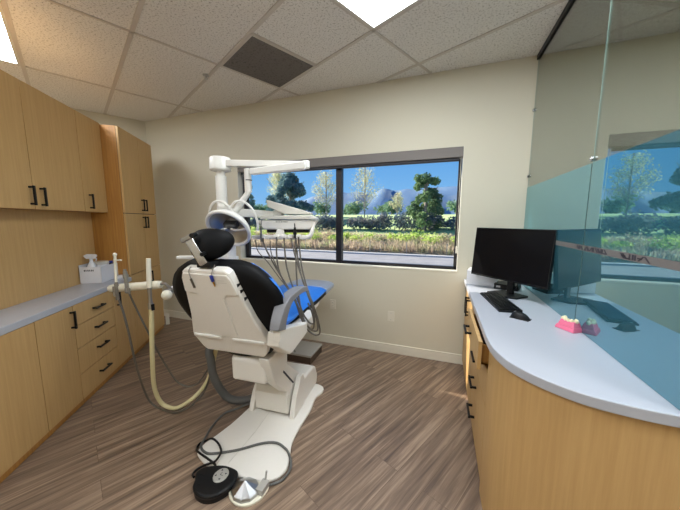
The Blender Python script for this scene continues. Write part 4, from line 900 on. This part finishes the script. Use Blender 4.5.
for j in range(len(ys) - 1):
    for i in range(60): bm.faces.new((V[j][i], V[j][i + 1], V[j + 1][i + 1], V[j + 1][i]))
bank = obj('ground', bm, 'field', smooth='all'); struct(bank); bank.data.materials.append(M['soil'])
for f_ in bank.data.polygons:
    if f_.center.y < 17.4: f_.material_index = 1
bm = B()
def hz(x, y): return 74 + 40 * (noise.noise(Vector((x * .0032, 3.1, 0))) * .5 + .5) + 12 * noise.noise(Vector((x * .02, 7, 0))) + lerp([(-700, -46), (-480, -34), (-330, -6), (-100, 8), (200, 10)], x)
xs = [i * 14 - 1100 for i in range(130)]
rows = [(760, 0), (800, .35), (850, .7), (900, 1), (1000, .8)]
V = [[bm.verts.new((x, y + 18 * noise.noise(Vector((x * .02, y * .02, 0))), hz(x, y) * f_ + (9 * noise.noise(Vector((x * .03, y * .05, 4))) if 0 < f_ < 1 else 0))) for x in xs] for y, f_ in rows]
for j in range(len(rows) - 1):
    for i in range(len(xs) - 1): bm.faces.new((V[j][i], V[j][i + 1], V[j + 1][i + 1], V[j + 1][i]))
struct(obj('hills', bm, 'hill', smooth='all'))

def leaves(bm, blobs, n_, s, rnd):
    tot = sum(r[1] ** 2 for r in blobs)
    for c, r, sq in blobs:
        c = Vector(c)
        for _ in range(max(6, int(n_ * r * r / tot))):
            d = Vector((rnd.gauss(0, 1), rnd.gauss(0, 1), rnd.gauss(0, 1))).normalized() * r * (rnd.random() ** .4); d.z *= sq
            p = c + d; q = Vector((rnd.gauss(0, 1), rnd.gauss(0, 1), rnd.gauss(0, 1))).normalized(); t_ = q.orthogonal().normalized(); b_ = q.cross(t_); k = s * rnd.uniform(.6, 1.4)
            bm.faces.new([bm.verts.new(p + t_ * k * a + b_ * k * e_ * .6) for a, e_ in ((-1, 0), (0, -1), (1, 0), (0, 1))])
def plant(name, x, y, blobs, n_, s, m_, label, cat, group=None, trunk=None, z=None, rnd=None):
    rnd = rnd or random.Random(hash((round(x, 2), round(y, 2))) & 0xffff)
    z = zb(x, y) - .05 if z is None else z
    t = empty(name, (x, y, z)); tag(t, label, cat, group)
    bm = B(); leaves(bm, blobs, n_, s, rnd); obj('foliage', bm, m_, t)
    bm = B()
    for pth, r in (trunk or [([(0, 0, -.05), (.02, 0, .3)], .03)]): tube(bm, pth, r, 7, per=3)
    obj('trunk' if cat == 'tree' else 'stem', bm, 'bark', t)
    return t
rr = random.Random(3)
def bush(name, x, y, w_, h_, m_, label, group, n_=260, s=.07):
    bl = [((rr.uniform(-w_, w_) * .5, rr.uniform(-.2, .2), h_ * rr.uniform(.3, .62)), h_ * rr.uniform(.38, .5), .9) for _ in range(5)]
    plant(name, x, y, bl, n_, s, m_, label, 'bush', group)
# dry grass of the verge: nobody could count it
bm = B()
for _ in range(13000):
    y = 14.4 + 3.6 * rr.random() ** 1.1; x = rr.uniform(-15, 3.2) * (y / 15); z = zb(x, y); h = rr.uniform(.2, .5); a = rr.uniform(0, 6.28); w_ = rr.uniform(.012, .03); l = Vector((rr.gauss(0, .35), rr.gauss(0, .35), 1)) * h; s_ = Vector((math.cos(a), math.sin(a), 0)) * w_
    p = Vector((x, y, z - .03)); bm.faces.new([bm.verts.new(v) for v in (p - s_, p + s_, p + l + s_ * .4, p + l - s_ * .4)])
tag(obj('dry_grass', bm, 'l_dry'), 'pale dry grass growing along the road verge outside', 'grass', kind='stuff')
for i in range(26):
    x = -14.5 + i * .74 + rr.uniform(-.1, .1); y = 16.0 + (0 if i % 2 else .9) + rr.uniform(-.2, .2)
    bush('verge_bush', x, y, .55, rr.uniform(.7, 1.0), 'l_bright' if i % 5 else 'l_dry', 'low light green bush in the row along the road verge outside', 'verge bushes', 300, .06)
for i in range(14):
    x = -18 + i * 1.5 + rr.uniform(-.3, .3); y = 20.3 + rr.uniform(-.4, .5)
    bush("hedge_shrub", x, y, 1.6, rr.uniform(1.0, 1.5), 'l_hedge', 'dark grey green shrub in the band behind the verge bushes outside', 'dark shrubs', 700, .10)
for i in range(20):
    x = -66 + i * 4.6 + rr.uniform(-.5, .5); y = 72 + (5 if i % 2 else -5); h = rr.uniform(2.6, 4.2)
    plant('distant_tree', x, y, [((rr.uniform(-1.6, 1.6), rr.uniform(-1, 1), h * rr.uniform(.3, .6)), h * .45, .8) for _ in range(5)], 420, .34, 'l_far', 'rounded green tree in the distant row at the foot of the hills', 'tree', 'distant trees', [([(0, 0, -.3), (0, 0, h * .4)], .2)])
def branches(h, n_, spread, rnd, r=.06):
    tr = [([(0, 0, -.2), (.05, 0, h * .4), (.0, .05, h * .95)], r)]; tips = []
    for i in range(n_):
        z = h * rnd.uniform(.22, .85); a = rnd.uniform(0, 6.28); l = spread * rnd.uniform(.6, 1) * (1.15 - z / h); d = Vector((math.cos(a), math.sin(a), 0)) * l
        tr.append(([(0, 0, z), tuple(d * .5 + Vector((0, 0, z + l * .5))), tuple(d + Vector((0, 0, z + l * 1.1)))], r * .20)); tips.append(tuple(d + Vector((0, 0, z + l * 1.05)))); tips.append(tuple(d * .6 + Vector((0, 0, z + l * .6))))
    return tr, tips
# big trees
def bigtree(name, x, y, h, wd, m_, label, n_, s, seed, kr=.30, shape=None, trk=None):
    rnd = random.Random(seed); bl = []
    for i in range(48):
        f_ = rnd.random(); z = h * (.14 + .80 * f_); rad = wd * (lerp(shape or [(0, .75), (.3, 1), (.7, .7), (1, .2)], f_)); a = rnd.uniform(0, 6.28)
        bl.append(((math.cos(a) * rad * rnd.uniform(.3, .8), math.sin(a) * rad * rnd.uniform(.3, .8), z), wd * kr * rnd.uniform(.7, 1.2), .85))
    tr, tips = branches(h, 10, wd, rnd, trk or .11)
    plant(name, x, y, bl, n_, s, m_, label, 'tree', None, tr)
def baretree(name, x, y, h, sp_, label, seed, m_='l_yel', n_=700):
    rnd = random.Random(seed); tr, tips = branches(h, 60, sp_, rnd, .05)
    plant(name, x, y, [(t_, sp_ * .22, 1.1) for t_ in tips], n_, .055, m_, label, 'tree', None, tr)
bigtree('leafy_tree', -1.12, 20.2, 4.0, 1.5, 'l_green', 'tall leafy dark green tree outside the right pane of the window', 7500, .085, 12, .22, [(0, .9), (.25, 1), (.45, .9), (.6, .75), (.85, .7), (1, .45)])
bigtree('conifer_tree', -15.3, 26.5, 4.7, 3.0, 'l_blue', 'large blue green tree outside the left pane of the window', 11000, .13, 5, .20, [(0, 1.1), (.3, 1), (.6, .6), (.85, .3), (1, .1)])
bigtree('conifer_tree.001', -20.3, 25.5, 4.3, 1.5, 'l_blue', 'narrow blue green tree at the far left of the window view', 4200, .12, 8, .26, [(0, 1), (.5, .8), (1, .2)])
baretree('poplar_tree', -19.2, 30.5, 5.8, 2.0, 'pale yellow poplar between the two blue green trees outside', 21, 'l_yel', 5200)
baretree('bare_tree', -6.5, 24.2, 5.0, 1.7, 'almost bare pale tree outside, just right of the window mullion', 33, 'l_yel', 1500)
baretree('bare_tree.001', -10.2, 24.2, 4.9, 1.6, 'almost bare pale tree outside, just left of the window mullion', 44, 'l_yel', 2000)
baretree('sapling', -3.9, 26.0, 2.6, .9, 'small pale thin tree outside, left of the tall leafy green tree', 52, 'l_yel', 700)
for i in range(9):
    x = -13 + i * 1.9; y = 14.3
    t = empty('marker_post', (x, y, zb(x, y) - .05)); tag(t, 'thin grey post of the wire fence along the far side of the road', 'post', 'roadside fence posts')
    obj('post_shaft', cyl(B(), (0, 0, 0), (0, 0, .62), .018, 8), 'steel', t)
bpy.context.view_layer.update()
